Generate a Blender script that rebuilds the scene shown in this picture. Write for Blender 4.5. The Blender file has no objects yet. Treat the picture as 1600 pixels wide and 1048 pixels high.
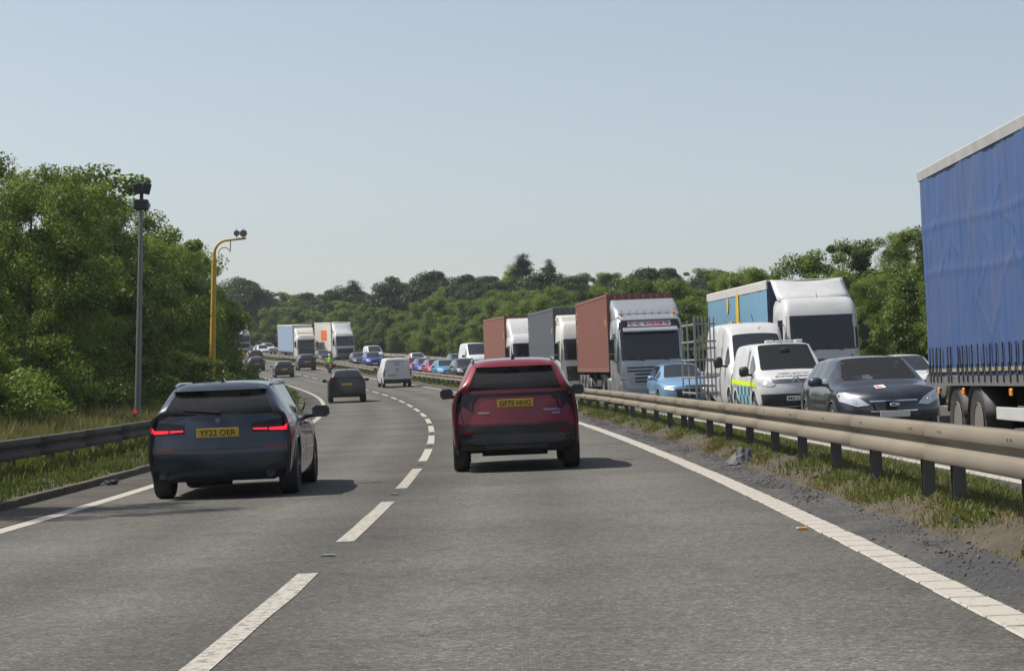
import bpy, bmesh, math, random
import numpy as np
from mathutils import Vector, Matrix, Euler
from mathutils.bvhtree import BVHTree
from mathutils.geometry import delaunay_2d_cdt

random.seed(7)
RNG = np.random.default_rng(7)
SC = bpy.context.scene
COL = SC.collection
R = math.radians

# ------------------------------------------------------------------ camera
CAM_Z = 1.359
cd = bpy.data.cameras.new('camera')
cd.sensor_width = 36.0
cd.lens = 3320.0 / 1600.0 * 36.0
cd.clip_start = 0.1
cd.clip_end = 20000
cam = bpy.data.objects.new('camera', cd)
COL.objects.link(cam)
cam.matrix_world = (Matrix.Translation((0, 0, CAM_Z)) @ Matrix.Rotation(R(90) + 0.02247, 4, 'X')
                    @ Matrix.Rotation(R(0.8), 4, 'Z'))
SC.camera = cam

# ------------------------------------------------------------------ light
SUN_EL, SUN_AHEAD = 53.0, 9.0            # sun high on the left, slightly ahead of the camera
EXPOSURE = 0.4
SUN_POWER = 3.8
SKY_POWER = 0.094
to_sun = Vector((-math.cos(R(SUN_EL)) * math.cos(R(SUN_AHEAD)),
                 math.cos(R(SUN_EL)) * math.sin(R(SUN_AHEAD)), math.sin(R(SUN_EL))))
ld = bpy.data.lights.new('sun', 'SUN')
ld.energy = SUN_POWER
ld.angle = R(0.53)
ld.color = (1.0, 0.93, 0.83)
sun = bpy.data.objects.new('sun', ld)
COL.objects.link(sun)
sun.rotation_euler = to_sun.to_track_quat('Z', 'Y').to_euler()
W = bpy.data.worlds.new('World')
SC.world = W
W.use_nodes = True
wn = W.node_tree
bg = wn.nodes['Background']
sky = wn.nodes.new('ShaderNodeTexSky')
sky.sky_type = 'NISHITA'
sky.sun_disc = False
sky.sun_elevation = R(SUN_EL)
sky.sun_rotation = R(-90 + SUN_AHEAD)
sky.air_density = 0.9
sky.dust_density = 1.0
sky.ozone_density = 0.6
sky.altitude = 40
hsv = wn.nodes.new('ShaderNodeHueSaturation')      # milky summer sky
hsv.inputs['Saturation'].default_value = 0.58
wn.links.new(sky.outputs[0], hsv.inputs['Color'])
wn.links.new(hsv.outputs[0], bg.inputs[0])
bg.inputs[1].default_value = SKY_POWER
vs = SC.view_settings
vs.view_transform = 'Standard'
vs.look = 'None'
vs.exposure = EXPOSURE
vs.gamma = 1.0
vs.use_curve_mapping = False

# ------------------------------------------------------------------ materials
MATS = {}


def nt(name):
    m = bpy.data.materials.new(name)
    m.use_nodes = True
    return m, m.node_tree, m.node_tree.nodes['Principled BSDF']


def sock(b, *names):
    for n in names:
        if n in b.inputs:
            return b.inputs[n]


def paint(name, col, rough=0.35, metal=0.0, coat=0.0, dirt=0.25, scale=3.0, bump=0.0, spec=0.5):
    """paint / plastic / metal with blotchy dirt and roughness variation"""
    if name in MATS:
        return MATS[name]
    m, t, b = nt(name)
    tc = t.nodes.new('ShaderNodeTexCoord')
    n1 = t.nodes.new('ShaderNodeTexNoise')
    n1.inputs['Scale'].default_value = scale
    n1.inputs['Detail'].default_value = 6
    t.links.new(tc.outputs['Object'], n1.inputs['Vector'])
    mx = t.nodes.new('ShaderNodeMix')
    mx.data_type = 'RGBA'
    c = list(col) + [1]
    d = [x * (1 - dirt) + 0.16 * dirt * k for x, k in zip(col, (1.0, 0.92, 0.8))] + [1]
    mx.inputs[6].default_value = c
    mx.inputs[7].default_value = d
    rp = t.nodes.new('ShaderNodeValToRGB')
    rp.color_ramp.elements[0].position = 0.38
    rp.color_ramp.elements[1].position = 0.72
    t.links.new(n1.outputs['Fac'], rp.inputs[0])
    t.links.new(rp.outputs[0], mx.inputs[0])
    t.links.new(mx.outputs[2], b.inputs['Base Color'])
    mr = t.nodes.new('ShaderNodeMapRange')
    mr.inputs[3].default_value = max(0.02, rough - 0.06)
    mr.inputs[4].default_value = min(1, rough + 0.18)
    t.links.new(n1.outputs['Fac'], mr.inputs[0])
    t.links.new(mr.outputs[0], b.inputs['Roughness'])
    b.inputs['Metallic'].default_value = metal
    s = sock(b, 'Specular IOR Level', 'Specular')
    s.default_value = spec
    if coat:
        sock(b, 'Coat Weight', 'Clearcoat').default_value = coat
        sock(b, 'Coat Roughness', 'Clearcoat Roughness').default_value = 0.06
    if bump:
        n2 = t.nodes.new('ShaderNodeTexNoise')
        n2.inputs['Scale'].default_value = 40
        t.links.new(tc.outputs['Object'], n2.inputs['Vector'])
        bp = t.nodes.new('ShaderNodeBump')
        bp.inputs['Strength'].default_value = bump
        bp.inputs['Distance'].default_value = 0.01
        t.links.new(n2.outputs['Fac'], bp.inputs['Height'])
        t.links.new(bp.outputs[0], b.inputs['Normal'])
    MATS[name] = m
    return m


def glow(name, col, strength, base=None):
    if name in MATS:
        return MATS[name]
    m, t, b = nt(name)
    b.inputs['Base Color'].default_value = list(base or col) + [1]
    b.inputs['Roughness'].default_value = 0.2
    sock(b, 'Emission Color', 'Emission').default_value = list(col) + [1]
    b.inputs['Emission Strength'].default_value = strength
    MATS[name] = m
    return m


def glass(name, tint, refl=1.0):
    """thin tinted pane: tinted see-through plus a mirror-like coat"""
    if name in MATS:
        return MATS[name]
    m = bpy.data.materials.new(name)
    m.use_nodes = True
    t = m.node_tree
    t.nodes.remove(t.nodes['Principled BSDF'])
    out = t.nodes['Material Output']
    tr = t.nodes.new('ShaderNodeBsdfTransparent')
    tr.inputs[0].default_value = list(tint) + [1]
    gl = t.nodes.new('ShaderNodeBsdfGlossy')
    gl.inputs['Roughness'].default_value = 0.02
    gl.inputs[0].default_value = (refl, refl, refl, 1)
    fr = t.nodes.new('ShaderNodeFresnel')
    fr.inputs[0].default_value = 1.5
    mx = t.nodes.new('ShaderNodeMixShader')
    t.links.new(fr.outputs[0], mx.inputs[0])
    t.links.new(tr.outputs[0], mx.inputs[1])
    t.links.new(gl.outputs[0], mx.inputs[2])
    # film of dust on the pane
    df = t.nodes.new('ShaderNodeBsdfDiffuse')
    df.inputs[0].default_value = (0.3, 0.29, 0.27, 1)
    m2 = t.nodes.new('ShaderNodeMixShader')
    m2.inputs[0].default_value = 0.05
    t.links.new(mx.outputs[0], m2.inputs[1])
    t.links.new(df.outputs[0], m2.inputs[2])
    t.links.new(m2.outputs[0], out.inputs[0])
    MATS[name] = m
    return m


def ground_mat(name, cols, scales, rough=0.95, bump=0.5, bscale=60, bdist=0.01, coord='Object'):
    """soil / asphalt: three colours mixed by two noises, plus relief"""
    if name in MATS:
        return MATS[name]
    m, t, b = nt(name)
    tc = t.nodes.new('ShaderNodeTexCoord')

    def noise(s, det=5):
        n = t.nodes.new('ShaderNodeTexNoise')
        n.inputs['Scale'].default_value = s
        n.inputs['Detail'].default_value = det
        t.links.new(tc.outputs[coord], n.inputs['Vector'])
        return n

    def mix(f, a, c, lo=0.4, hi=0.62):
        rp = t.nodes.new('ShaderNodeValToRGB')
        rp.color_ramp.elements[0].position = lo
        rp.color_ramp.elements[1].position = hi
        t.links.new(f, rp.inputs[0])
        x = t.nodes.new('ShaderNodeMix')
        x.data_type = 'RGBA'
        t.links.new(rp.outputs[0], x.inputs[0])
        for s, v in ((6, a), (7, c)):
            if isinstance(v, tuple):
                x.inputs[s].default_value = list(v) + [1]
            else:
                t.links.new(v, x.inputs[s])
        return x.outputs[2]
    a = mix(noise(scales[0]).outputs['Fac'], cols[0], cols[1])
    c = mix(noise(scales[1]).outputs['Fac'], a, cols[2], 0.48, 0.72)
    t.links.new(c, b.inputs['Base Color'])
    b.inputs['Roughness'].default_value = rough
    bp = t.nodes.new('ShaderNodeBump')
    bp.inputs['Strength'].default_value = bump
    bp.inputs['Distance'].default_value = bdist
    t.links.new(noise(bscale, 3).outputs['Fac'], bp.inputs['Height'])
    t.links.new(bp.outputs[0], b.inputs['Normal'])
    MATS[name] = m
    return m


def leaf_mat(name, dark, light, trans=0.45, rough=0.5):
    if name in MATS:
        return MATS[name]
    m = bpy.data.materials.new(name)
    m.use_nodes = True
    t = m.node_tree
    b = t.nodes['Principled BSDF']
    out = t.nodes['Material Output']
    geo = t.nodes.new('ShaderNodeNewGeometry')
    tc = t.nodes.new('ShaderNodeTexCoord')
    oi = t.nodes.new('ShaderNodeObjectInfo')
    n = t.nodes.new('ShaderNodeTexNoise')
    n.inputs['Scale'].default_value = 0.9
    t.links.new(tc.outputs['Object'], n.inputs['Vector'])
    ad = t.nodes.new('ShaderNodeMath')
    ad.operation = 'MULTIPLY_ADD'
    t.links.new(geo.outputs['Random Per Island'], ad.inputs[0])
    ad.inputs[1].default_value = 0.55
    t.links.new(n.outputs['Fac'], ad.inputs[2])
    ad2 = t.nodes.new('ShaderNodeMath')
    ad2.operation = 'MULTIPLY_ADD'
    sc = t.nodes.new('ShaderNodeMath')
    sc.operation = 'MULTIPLY'
    sc.inputs[1].default_value = 0.86
    t.links.new(oi.outputs['Random'], ad2.inputs[0])
    ad2.inputs[1].default_value = 0.55
    t.links.new(ad.outputs[0], ad2.inputs[2])
    rp = t.nodes.new('ShaderNodeValToRGB')
    rp.color_ramp.elements[0].position = 0.42
    rp.color_ramp.elements[0].color = list(dark) + [1]
    rp.color_ramp.elements[1].position = 1.0
    rp.color_ramp.elements[1].color = list(light) + [1]
    t.links.new(ad2.outputs[0], sc.inputs[0])
    t.links.new(sc.outputs[0], rp.inputs[0])
    t.links.new(rp.outputs[0], b.inputs['Base Color'])
    b.inputs['Roughness'].default_value = rough
    sock(b, 'Specular IOR Level', 'Specular').default_value = 0.35
    tl = t.nodes.new('ShaderNodeBsdfTranslucent')
    hs = t.nodes.new('ShaderNodeHueSaturation')
    hs.inputs['Hue'].default_value = 0.492
    hs.inputs['Saturation'].default_value = 1.15
    hs.inputs['Value'].default_value = 1.3
    t.links.new(rp.outputs[0], hs.inputs['Color'])
    t.links.new(hs.outputs[0], tl.inputs[0])
    mx = t.nodes.new('ShaderNodeMixShader')
    mx.inputs[0].default_value = trans
    t.links.new(b.outputs[0], mx.inputs[1])
    t.links.new(tl.outputs[0], mx.inputs[2])
    t.links.new(mx.outputs[0], out.inputs[0])
    MATS[name] = m
    return m


RUBBER = paint('rubber', (0.018, 0.018, 0.019), 0.75, dirt=0.35)
BLACK = paint('black_plastic', (0.02, 0.021, 0.023), 0.5, dirt=0.18)
GLOSSBLK = paint('gloss_black', (0.012, 0.012, 0.014), 0.12, coat=0.6, dirt=0.05)
UNDER = paint('underside', (0.012, 0.012, 0.012), 0.9, dirt=0.1)
ALLOY = paint('alloy', (0.42, 0.43, 0.45), 0.35, metal=0.8, dirt=0.3)
DARKALLOY = paint('dark_alloy', (0.12, 0.12, 0.13), 0.35, metal=0.7, dirt=0.3)
CHROME = paint('chrome', (0.75, 0.76, 0.78), 0.12, metal=1.0, dirt=0.05)
CLOTH = paint('cabin_cloth', (0.03, 0.031, 0.034), 0.9, dirt=0.1)
GLASS_CLEAR = glass('pane_clear', (0.42, 0.47, 0.47))
GLASS_DARK = glass('pane_privacy', (0.24, 0.25, 0.255))
GLASS_TRUCK = glass('pane_truck', (0.3, 0.34, 0.35))
DARKPANE = paint('far_pane', (0.022, 0.026, 0.032), 0.05, dirt=0.05, coat=0.3)
LAMPCLEAR = paint('lamp_lens', (0.62, 0.65, 0.68), 0.08, metal=0.35, dirt=0.08)
LAMPRED = paint('lamp_red', (0.22, 0.008, 0.01), 0.12, dirt=0.05)
LAMPDARKRED = paint('lamp_smoked', (0.014, 0.006, 0.008), 0.1, dirt=0.02)
LAMPAMBER = paint('lamp_amber', (0.85, 0.27, 0.02), 0.25, dirt=0.05)
LIT_RED = glow('lit_tail_lamp', (1.0, 0.02, 0.045), 0.85, (0.5, 0.01, 0.02))
LIT_WHITE = glow('lit_head_lamp', (1.0, 0.93, 0.8), 2.2, (0.8, 0.8, 0.8))
PLATE_Y = paint('plate_yellow', (0.55, 0.35, 0.02), 0.35, dirt=0.15)
PLATE_W = paint('plate_white', (0.7, 0.7, 0.68), 0.35, dirt=0.15)
INK = paint('plate_ink', (0.01, 0.01, 0.01), 0.5, dirt=0.0)
WHITEP = paint('white_paint', (0.62, 0.63, 0.64), 0.3, coat=0.4, dirt=0.12)
GALV = paint('galvanised_steel', (0.42, 0.41, 0.385), 0.5, metal=0.45, dirt=0.3, scale=1.3)
STEELGREY = paint('grey_steel', (0.2, 0.21, 0.22), 0.5, metal=0.4, dirt=0.3)


# ------------------------------------------------------------------ mesh helpers
class MB:
    def __init__(self):
        self.v = []
        self.f = []

    def add(self, v, f):
        o = len(self.v)
        self.v += [tuple(p) for p in v]
        self.f += [tuple(i + o for i in q) for q in f]
        return self

    def box(self, c, s, rot=None):
        x, y, z = s[0] / 2, s[1] / 2, s[2] / 2
        v = [Vector(p) for p in ((-x, -y, -z), (x, -y, -z), (x, y, -z), (-x, y, -z),
                                 (-x, -y, z), (x, -y, z), (x, y, z), (-x, y, z))]
        if rot is not None:
            M = Euler(rot).to_matrix()
            v = [M @ p for p in v]
        return self.add([p + Vector(c) for p in v],
                        [(0, 3, 2, 1), (4, 5, 6, 7), (0, 1, 5, 4), (1, 2, 6, 5), (2, 3, 7, 6), (3, 0, 4, 7)])

    def hexa(self, p):
        return self.add(p, [(0, 3, 2, 1), (4, 5, 6, 7), (0, 1, 5, 4), (1, 2, 6, 5), (2, 3, 7, 6), (3, 0, 4, 7)])

    def tube(self, pts, r, n=8, cap=True):
        pts = [Vector(p) for p in pts]
        rs = r if isinstance(r, (list, tuple)) else [r] * len(pts)
        v, f = [], []
        up = None
        for i, p in enumerate(pts):
            d = (pts[min(i + 1, len(pts) - 1)] - pts[max(i - 1, 0)]).normalized()
            if up is None:
                up = Vector((0, 0, 1)) if abs(d.z) < 0.9 else Vector((1, 0, 0))
            a = d.cross(up).normalized()
            up = a.cross(d).normalized()
            for k in range(n):
                th = 2 * math.pi * k / n
                v.append(p + (a * math.cos(th) + up * math.sin(th)) * rs[i])
        for i in range(len(pts) - 1):
            for k in range(n):
                f.append((i * n + k, i * n + (k + 1) % n, (i + 1) * n + (k + 1) % n, (i + 1) * n + k))
        if cap:
            f.append(tuple(range(n))[::-1])
            f.append(tuple((len(pts) - 1) * n + k for k in range(n)))
        return self.add(v, f)

    def cyl(self, a, b, r0, r1=None, n=14):
        return self.tube([a, b], [r0, r0 if r1 is None else r1], n)

    def prism(self, poly, axis, a, b):
        """polygon extruded along axis; poly holds the other two coordinates in xyz order"""
        def P(p, h):
            return {'x': (h, p[0], p[1]), 'y': (p[0], h, p[1]), 'z': (p[0], p[1], h)}[axis]
        n = len(poly)
        v = [P(p, a) for p in poly] + [P(p, b) for p in poly]
        f = [tuple(range(n)), tuple(range(2 * n - 1, n - 1, -1))]
        f += [(i, n + i, n + (i + 1) % n, (i + 1) % n) for i in range(n)]
        return self.add(v, f)

    def lathe(self, prof, c, axis='x', n=28):
        """prof: (radius, offset along axis)"""
        v, f = [], []
        for r, o in prof:
            for k in range(n):
                th = 2 * math.pi * k / n
                u, w = r * math.cos(th), r * math.sin(th)
                p = {'x': (o, u, w), 'y': (u, o, w), 'z': (u, w, o)}[axis]
                v.append((c[0] + p[0], c[1] + p[1], c[2] + p[2]))
        for i in range(len(prof) - 1):
            for k in range(n):
                f.append((i * n + k, i * n + (k + 1) % n, (i + 1) * n + (k + 1) % n, (i + 1) * n + k))
        f.append(tuple(range(n)))
        f.append(tuple((len(prof) - 1) * n + k for k in range(n))[::-1])
        return self.add(v, f)

    def ball(self, c, r, nu=12, nv=8, rot=None):
        r = r if isinstance(r, (tuple, list)) else (r, r, r)
        M = Euler(rot).to_matrix() if rot else None
        v, f = [], []
        for j in range(nv + 1):
            ph = math.pi * j / nv
            for i in range(nu):
                th = 2 * math.pi * i / nu
                p = Vector((r[0] * math.sin(ph) * math.cos(th), r[1] * math.sin(ph) * math.sin(th), r[2] * math.cos(ph)))
                if M:
                    p = M @ p
                v.append(p + Vector(c))
        for j in range(nv):
            for i in range(nu):
                f.append((j * nu + i, (j + 1) * nu + i, (j + 1) * nu + (i + 1) % nu, j * nu + (i + 1) % nu))
        return self.add(v, f)

    def mesh(self, name, mat, smooth=None):
        me = bpy.data.meshes.new(name)
        me.from_pydata([tuple(p) for p in self.v], [], self.f)
        me.update()
        bm = bmesh.new()
        bm.from_mesh(me)
        bmesh.ops.recalc_face_normals(bm, faces=bm.faces)
        bm.to_mesh(me)
        bm.free()
        if smooth is not None:
            me.polygons.foreach_set('use_smooth', [True] * len(me.polygons))
            me.set_sharp_from_angle(angle=R(smooth))
        if mat:
            me.materials.append(mat)
        return me

    def build(self, name, mat, parent=None, smooth=40, bevel=0.0, seg=2):
        o = bpy.data.objects.new(name, self.mesh(name, mat, smooth))
        COL.objects.link(o)
        if parent is not None:
            o.parent = parent
        if bevel:
            b = o.modifiers.new('bevel', 'BEVEL')
            b.width = bevel
            b.segments = seg
            b.limit_method = 'ANGLE'
            b.angle_limit = R(35)
            b.harden_normals = False
        return o


def np_mesh(name, V, F, mat, smooth=False):
    """fast mesh from arrays: V (n,3), F (m,k) all faces with k corners"""
    V = np.asarray(V, dtype=np.float32)
    F = np.asarray(F, dtype=np.int32)
    me = bpy.data.meshes.new(name)
    me.vertices.add(len(V))
    me.vertices.foreach_set('co', V.ravel())
    k = F.shape[1]
    me.loops.add(F.size)
    me.loops.foreach_set('vertex_index', F.ravel())
    me.polygons.add(len(F))
    me.polygons.foreach_set('loop_start', np.arange(0, F.size, k, dtype=np.int32))
    me.polygons.foreach_set('loop_total', np.full(len(F), k, dtype=np.int32))
    if smooth:
        me.polygons.foreach_set('use_smooth', np.ones(len(F), dtype=bool))
    me.update(calc_edges=True)
    me.validate()
    if mat:
        me.materials.append(mat)
    return me


def obj(name, me, parent=None):
    o = bpy.data.objects.new(name, me)
    COL.objects.link(o)
    if parent is not None:
        o.parent = parent
    return o


def empty(name, M=None):
    o = bpy.data.objects.new(name, None)
    o.empty_display_size = 0.2
    COL.objects.link(o)
    if M is not None:
        o.matrix_basis = M
    return o


def tag(o, label=None, cat=None, group=None, kind=None):
    if label:
        o['label'] = label
    if cat:
        o['category'] = cat
    if group:
        o['group'] = group
    if kind:
        o['kind'] = kind
    return o


def kids(o):
    return [c for c in ALLKIDS.get(o.name, [])] if False else list(o.children)


def copy_tree(o, parent=None, swap=None):
    """copy a thing, its parts and their sub-parts; swap replaces materials by name"""
    c = o.copy()
    COL.objects.link(c)
    c.parent = parent
    if swap and c.type == 'MESH':
        for s in c.material_slots:
            if s.material and s.material.name in swap:
                s.link, keep = 'OBJECT', s.material
                s.material = swap[keep.name]
    for ch in list(o.children):
        copy_tree(ch, c, swap)
    return c


def text2d(txt, h, w=None, bold=0.0):
    """letters as flat faces centred on the origin, cap height h, total width w"""
    cu = bpy.data.curves.new('lettering', 'FONT')
    cu.body = txt
    cu.align_x = 'CENTER'
    cu.resolution_u = 3
    cu.offset = bold
    o = bpy.data.objects.new('lettering', cu)
    COL.objects.link(o)
    bpy.context.view_layer.update()
    me = o.to_mesh()
    v = np.array([p.co[:2] for p in me.vertices])
    f = [tuple(p.vertices) for p in me.polygons]
    o.to_mesh_clear()
    bpy.data.objects.remove(o)
    bpy.data.curves.remove(cu)
    lo, hi = v.min(0), v.max(0)
    v = (v - (lo + hi) / 2)
    sy = h / (hi[1] - lo[1])
    sx = (w / (hi[0] - lo[0])) if w else sy
    return v * np.array([sx, sy]), f


def lettering(name, txt, h, w, org, ux, uz, mat, parent, bold=0.0, bvh=None, off=0.004):
    """place letters on a plane (origin, right, up), or drape them on a body"""
    v, f = text2d(txt, h, w, bold)
    org, ux, uz = Vector(org), Vector(ux), Vector(uz)
    n = ux.cross(uz).normalized()
    pts = []
    for a, b in v:
        p = org + ux * a + uz * b
        if bvh:
            hit = bvh.ray_cast(p + n * 1.5, -n)
            if hit[0] is not None:
                p = hit[0] + n * off
        else:
            p = p + n * off
        pts.append(p)
    m = MB()
    m.add(pts, f)
    me = bpy.data.meshes.new(name)
    me.from_pydata([tuple(p) for p in m.v], [], m.f)
    me.update()
    me.materials.append(mat)
    return obj(name, me, parent)


# ------------------------------------------------------------------ road frame: s along, t to the right
KN = np.array([0, 25, 50, 75, 100, 125, 150, 190, 240, 320.])
KC = np.array([-0.221, 1.436, 1.151, 1.165, 1.057, 1.558, 1.125, -0.229, 1.398, 2.157]) * 1e-3
KG = np.array([-0.02, 0.047, 0.514, 0.486, 1.011, 1.120, 1.529, 2.051, 2.247, 2.318]) * 1e-2
SMIN, SMAX, DS = -60.0, 470.0, 0.5
_s = np.arange(SMIN, SMAX, DS)
_k = np.where(_s < 0, 0, np.interp(_s, KN, KC))
_k = np.where(_s > 380, 0, _k)
_g = np.where(_s < 0, 0, np.interp(_s, KN, KG))
_g = np.where(_s > 330, 0.0232 * np.clip((420 - _s) / 90, 0, 1), _g)
i0 = int(round(-SMIN / DS))


def _cum(a, start):
    c = np.concatenate([[0], np.cumsum((a[1:] + a[:-1]) / 2 * DS)])
    return c - c[i0] + start


_th = _cum(_k, -0.01252)
_x = _cum(-np.sin(_th), -1.583)
_y = _cum(np.cos(_th), 0.0)
_z = _cum(_g, 0.0)
E0 = 0.0545


def road(s, t, dz=0.0):
    """world points of road coordinates (arrays welcome)"""
    s = np.asarray(s, float)
    t = np.asarray(t, float)
    th = np.interp(s, _s, _th)
    return np.stack(np.broadcast_arrays(np.interp(s, _s, _x) + t * np.cos(th), np.interp(s, _s, _y) + t * np.sin(th),
                                        np.interp(s, _s, _z) + E0 * t + dz), -1)


def frame(s, t, dz=0.0, rev=False, yaw=0.0):
    p = road(s, t, dz)
    th = float(np.interp(s, _s, _th))
    g = float(np.interp(s, _s, _g))
    N = Vector((math.cos(th), math.sin(th), E0)).normalized()
    T = Vector((-math.sin(th), math.cos(th), g)).normalized()
    Z = N.cross(T).normalized()
    T = Z.cross(N).normalized()
    M = Matrix((N, T, Z)).transposed().to_4x4()
    M.translation = Vector(p)
    if rev:
        M = M @ Matrix.Rotation(math.pi, 4, 'Z')
    return M @ Matrix.Rotation(R(yaw), 4, 'Z')


def upright(s, t, dz=0.0, yaw=0.0):
    th = float(np.interp(s, _s, _th))
    return Matrix.Translation(Vector(road(s, t, dz))) @ Matrix.Rotation(th + R(yaw), 4, 'Z')


def strip(name, s0, s1, ts, dzs, mat, ds=2.0, parent=None, jit=0.0, smooth=True):
    """sheet along the road; ts across with heights dzs above the road plane"""
    S = np.arange(s0, s1 + ds * 0.5, ds)
    Tn, n, m = np.array(ts, float), len(S), len(ts)
    V = road(S[:, None], Tn[None, :], np.array(dzs, float)[None, :])
    if jit:
        V[..., 2] += RNG.normal(0, jit, V.shape[:2]) * (np.array([0] + [1] * (m - 2) + [0])[None, :])
    i = np.arange(n - 1)[:, None] * m + np.arange(m - 1)[None, :]
    F = np.stack([i, i + 1, i + m + 1, i + m], -1).reshape(-1, 4)
    me = np_mesh(name, V.reshape(-1, 3), F, mat, smooth)
    at = me.attributes.new('across', 'FLOAT', 'POINT')
    at.data.foreach_set('value', np.broadcast_to(Tn[None, :], (n, m)).astype(np.float32).ravel())
    return obj(name, me, parent)

# ================================================================== SETTING
def asphalt():
    """chippings of mixed greys, polished wheel tracks, a dark ragged joint beside the lane line"""
    m, t, b = nt('asphalt')
    tc = t.nodes.new('ShaderNodeTexCoord')
    L = t.links.new

    def noise(s, det=4, rough=.55):
        n = t.nodes.new('ShaderNodeTexNoise')
        n.inputs['Scale'].default_value = s
        n.inputs['Detail'].default_value = det
        n.inputs['Roughness'].default_value = rough
        L(tc.outputs['Object'], n.inputs['Vector'])
        return n.outputs['Fac']

    def ramp(f, stops):
        r = t.nodes.new('ShaderNodeValToRGB')
        e = r.color_ramp.elements
        while len(e) < len(stops):
            e.new(.5)
        for k, (p, v) in enumerate(stops):
            e[k].position = p
            e[k].color = (v, v * (.975 if v < .6 else 1), v * (.87 if v < .6 else 1), 1)
        L(f, r.inputs[0])
        return r.outputs[0]

    def mul(a, c):
        x = t.nodes.new('ShaderNodeMix')
        x.data_type = 'RGBA'
        x.blend_type = 'MULTIPLY'
        x.inputs[0].default_value = 1.0
        L(a, x.inputs[6])
        L(c, x.inputs[7])
        return x.outputs[2]
    vo = t.nodes.new('ShaderNodeTexVoronoi')
    vo.inputs['Scale'].default_value = 55
    L(tc.outputs['Object'], vo.inputs['Vector'])
    sp = t.nodes.new('ShaderNodeSeparateColor')
    L(vo.outputs['Color'], sp.inputs[0])
    stones = ramp(sp.outputs[0], [(0.0, .07), (.25, .095), (.6, .122), (.9, .145), (1.0, .22)])
    c = mul(stones, ramp(noise(9, 3), [(.3, .86), (.7, 1.1)]))
    c = mul(c, ramp(noise(.3, 3), [(.35, .84), (.65, 1.12)]))
    at = t.nodes.new('ShaderNodeAttribute')
    at.attribute_name = 'across'
    # wheel tracks: lighter polished bands 0.9 and 2.7 m either side of the lane line
    ab = t.nodes.new('ShaderNodeMath')
    ab.operation = 'ABSOLUTE'
    L(at.outputs['Fac'], ab.inputs[0])
    mr = t.nodes.new('ShaderNodeMapRange')
    mr.inputs[2].default_value = 5.0
    L(ab.outputs[0], mr.inputs[0])
    c = mul(c, ramp(mr.outputs[0], [(0.0, .74), (.06, .82), (.14, .97), (.2, 1.14), (.28, 1.05), (.37, .87), (.46, 1.05), (.56, 1.14), (.68, 1.0), (.76, .88), (1.0, .76)]))
    # stains along the joint
    c = mul(c, ramp(noise(1.6, 6, .7), [(.34, .8), (.44, 1.0)]))
    L(c, b.inputs['Base Color'])
    b.inputs['Roughness'].default_value = .92
    sock(b, 'Specular IOR Level', 'Specular').default_value = .3
    bp = t.nodes.new('ShaderNodeBump')
    bp.inputs['Strength'].default_value = .8
    bp.inputs['Distance'].default_value = .005
    L(vo.outputs['Distance'], bp.inputs['Height'])
    L(bp.outputs[0], b.inputs['Normal'])
    return m


ASPHALT = asphalt()
SHOULDER = ground_mat('old_shoulder', ((0.055, 0.055, 0.057), (0.1, 0.095, 0.088), (0.035, 0.035, 0.037)), (1.2, 14.0), 0.95, 1.0, 22, 0.03)
SOIL = ground_mat('dusty_soil', ((0.1, 0.08, 0.06), (0.075, 0.064, 0.045), (0.05, 0.056, 0.028)), (0.9, 6.0), 1.0, 0.8, 30, 0.03)
GRASSG = ground_mat('grass_ground', ((0.07, 0.085, 0.03), (0.11, 0.1, 0.045), (0.045, 0.065, 0.02)), (0.5, 3.0), 1.0, 0.8, 15, 0.05)
WOODG = ground_mat('woodland_floor', ((0.03, 0.04, 0.016), (0.045, 0.055, 0.02), (0.06, 0.05, 0.03)), (0.1, 0.9), 1.0, 0.6, 4, 0.1)
KERBM = ground_mat('kerb_concrete', ((0.13, 0.11, 0.085), (0.1, 0.086, 0.068), (0.07, 0.06, 0.05)), (1.5, 9.0), 0.95, 0.5, 40, 0.01)


def line_mat(name, wear):
    m, t, b = nt(name)
    tc = t.nodes.new('ShaderNodeTexCoord')
    n = t.nodes.new('ShaderNodeTexNoise')
    n.inputs['Scale'].default_value = 16
    n.inputs['Detail'].default_value = 8
    n.inputs['Roughness'].default_value = 0.7
    t.links.new(tc.outputs['Object'], n.inputs['Vector'])
    n2 = t.nodes.new('ShaderNodeTexNoise')
    n2.inputs['Scale'].default_value = 2.0
    t.links.new(tc.outputs['Object'], n2.inputs['Vector'])
    rp = t.nodes.new('ShaderNodeValToRGB')
    rp.color_ramp.elements[0].position = wear - 0.06
    rp.color_ramp.elements[0].color = (0.16, 0.155, 0.145, 1)
    rp.color_ramp.elements[1].position = wear + 0.05
    rp.color_ramp.elements[1].color = (0.43, 0.405, 0.355, 1)
    t.links.new(n.outputs['Fac'], rp.inputs[0])
    mx = t.nodes.new('ShaderNodeMix')
    mx.data_type = 'RGBA'
    mx.blend_type = 'MULTIPLY'
    mx.inputs[0].default_value = 0.35
    t.links.new(rp.outputs[0], mx.inputs[6])
    t.links.new(n2.outputs['Color'], mx.inputs[7])
    t.links.new(rp.outputs[0], b.inputs['Base Color'])
    b.inputs['Roughness'].default_value = 0.8
    MATS[name] = m
    return m


LINE = line_mat('road_paint', 0.39)
LINE_WORN = line_mat('worn_road_paint', 0.46)

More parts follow.
